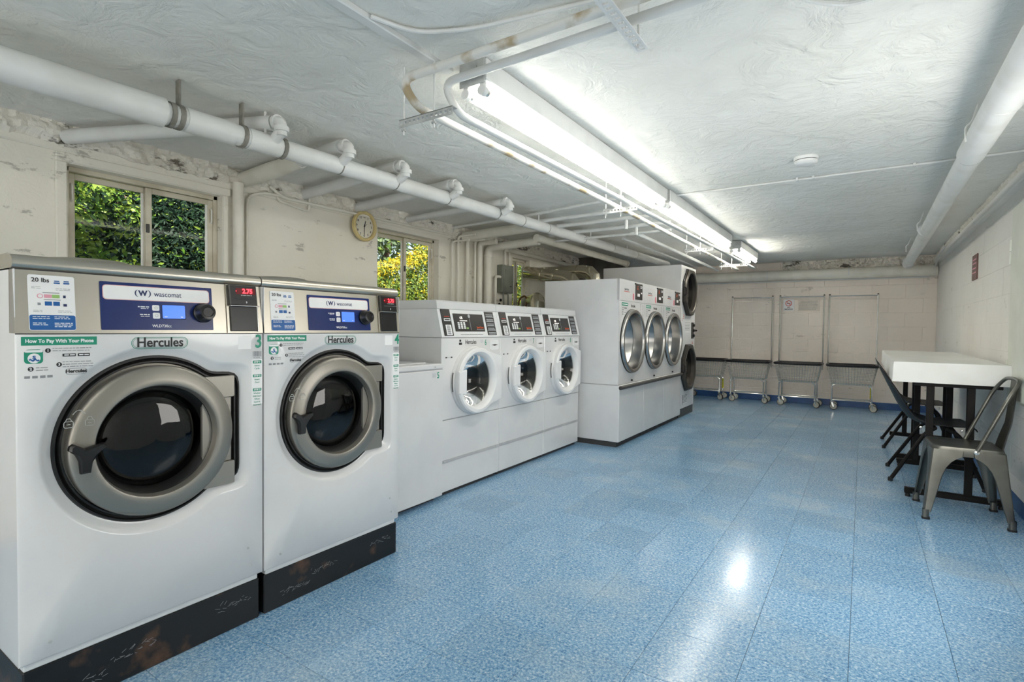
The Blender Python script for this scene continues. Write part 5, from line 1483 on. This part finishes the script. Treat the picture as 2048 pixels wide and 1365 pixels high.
table(4.53, 5.735, 'white thick-topped table nearest the camera along the right wall')
table(5.765, 7.205, 'white thick-topped table farther along the right wall')

# ------------------------------------------------------------------ black shell chairs
def shell_chair():
    t = thing('shell_chair', 'chair', 'chair', (.31, 5.265, 0), 0, 'black moulded chairs tucked at the tables')
    prof = [(-.190, .868, .36, .0), (-.165, .80, .42, .015), (-.120, .70, .45, .03), (-.075, .60, .45, .04), (-.035, .525, .43, .045), (.005, .475, .42, .04), (.06, .448, .43, .03), (.15, .438, .45, .018), (.26, .442, .455, .012), (.35, .452, .44, .006), (.395, .440, .40, .0), (.405, .425, .38, -.004)]
    na = 11
    top = []
    for i, (x, z, w, curl) in enumerate(prof):
        a = prof[max(0, i - 1)]; b = prof[min(len(prof) - 1, i + 1)]
        tv = Vector((b[0] - a[0], 0, b[1] - a[1])).normalized(); nv = Vector((-tv.z, 0, tv.x))
        if nv.x < 0 and i < 5: nv = -nv
        if i >= 5 and nv.z < 0: nv = -nv
        row = []
        for k in range(na):
            q = -1 + 2 * k / (na - 1)
            row.append((Vector((x, q * w / 2, z)) + nv * curl * abs(q) ** 2.5, nv))
        top.append(row)
    m = MB()
    A = [[p for p, n in r] for r in top]; B = [[p - n * .006 for p, n in r] for r in top]
    m.loft(A, False); m.loft(B, False)
    edge = lambda G: G[0] + [r[-1] for r in G[1:-1]] + G[-1][::-1] + [r[0] for r in G[1:-1]][::-1]
    m.loft([edge(A), edge(B)], True)
    m.build('shell', M['shell'], t, smooth=50)
    for sy in (-1, 1):
        MB().tube(fillet([(-.11, sy * .262, .012), (.10, sy * .205, .385), (.16, sy * .19, .425)], .05, 4), .0135, 10).build('leg', M['tableleg'], t)
        MB().tube(fillet([(.445, sy * .225, .012), (.30, sy * .20, .385), (.23, sy * .19, .425)], .05, 4), .0135, 10).build('leg', M['tableleg'], t)
        for x, s in ((-.11, .262), (.445, .225)): MB().lathe([(.016, 0), (.017, .02), (.013, .03)], (x, sy * s, 0), (0, 0, 1), 12, cap0=True, cap1=True).build('foot_cap', M['darkrubber'], t)
        r = MB()
        for x in (.07, .31): r.lathe([(.010, 0), (.008, .004), (.003, .005)], (x, sy * .222, .425), (0, sy, 0), 12, cap1=True)
        r.build('rivet', M['chrome'], t)
    c = MB().tube([(.16, -.19, .425), (.16, .19, .425)], .011, 8); c.tube([(.23, -.19, .425), (.23, .19, .425)], .011, 8); c.build('seat_frame', M['tableleg'], t)
    return t
sc_ = shell_chair(); sc_['label'] = 'black moulded chair tucked under the nearest white table'
dup(sc_, (.305, 6.635, 0), 'black moulded chair tucked under the farther white table')

# ------------------------------------------------------------------ gunmetal chair
t = thing('metal_chair', 'gunmetal sheet-metal chair by the right wall in front of the tables', 'chair', (.535, 4.325, 0), math.radians(3))
hs, hf, zs = .172, .218, .452
s = MB()
oo = rrect(2 * hs, 2 * hs, .045, 5)
s.loft([[(x * k, y * k, z) for x, y in oo] for k, z in ((1.0, zs - .055), (1.0, zs - .012), (.985, zs - .003), (.95, zs + .001), (.8, zs - .003), (.5, zs - .006), (.02, zs - .007))], True, False, True)
s.build('seat', M['gunmetal'], t, smooth=40)
for sx in (-1, 1):
    for sy in (-1, 1):
        loops = []
        for z, arm in ((zs - .020, .150), (zs - .055, .148), (zs - .075, .118), (zs - .095, .098), (zs - .13, .078), (zs - .18, .064), (.20, .055), (.10, .042), (.045, .034)):
            f = 1 - z / zs; c = hs + (hf - hs) * f
            r = .018; pts = []
            prof_ = [(-arm, 0), (-r * 1.6, 0), (-r * .5, -r * .12), (-r * .12, -r * .5), (0, -r * 1.6), (0, -arm)]
            pts = [(c + a, c + b) for a, b in prof_] + [(c + a - .004, c + b - .004) for a, b in ((0 - .001, -arm), (-.001, -r * 1.6), (-r * .6, -r * .6), (-r * 1.6, -.001), (-arm, -.001))]
            loops.append([(sx * x, sy * y, z) for x, y in pts])
        lg = MB().loft(loops, True, True, True)
        lo = lg.build('leg', M['gunmetal'], t, smooth=35)
        fc = MB(); c = hs + (hf - hs) * .96
        fc.loft([[(sx * (c + x * k), sy * (c + y * k), z) for x, y in [(p - .017, q - .017) for p, q in rrect(.040, .040, .010, 3)]] for k, z in ((1, 0), (1, .012))], True, True, True)
        fc.build('foot', M['darkrubber'], lo, smooth=30)
        fs = MB(); fs.loft([[(sx * (c + x), sy * (c + y), z) for x, y in [(p - .016, q - .016) for p, q in rrect(.034, .034, .010, 3)]] for z in (.012, .06)], True, False, False); fs.build('sleeve', M['gunmetal'], lo, smooth=30)
hoop = fillet([(.035, -.178, zs - .02), (.175, -.180, .78), (.225, -.150, .862), (.232, 0, .872), (.225, .150, .862), (.175, .180, .78), (.035, .178, zs - .02)], .07, 6)
MB().tube(hoop, .0105, 12).build('back_hoop', M['gunmetal'], t, smooth=50)
for sy in (-1, 1):
    MB().lathe([(.014, -.004), (.014, .006), (.006, .010)], (.035, sy * .178, zs - .02), (0, sy, 0), 12, cap0=True, cap1=True).build('hoop_bolt', M['chrome'], t)
sp = MB()
P = [(.165, zs - .03, .17), (.185, zs + .06, .15), (.208, .60, .125), (.220, .72, .118), (.228, .82, .122), (.232, .868, .13)]
for off_ in (0,):
    sp.loft([[(x, -w / 2, z), (x + .012, -w / 2 + .02, z), (x + .014, 0, z), (x + .012, w / 2 - .02, z), (x, w / 2, z), (x - .003, w / 2 - .018, z), (x + .009, 0, z), (x - .003, -w / 2 + .018, z)] for x, z, w in P], True, True, True)
sp.build('back_splat', M['gunmetal'], t, smooth=40)
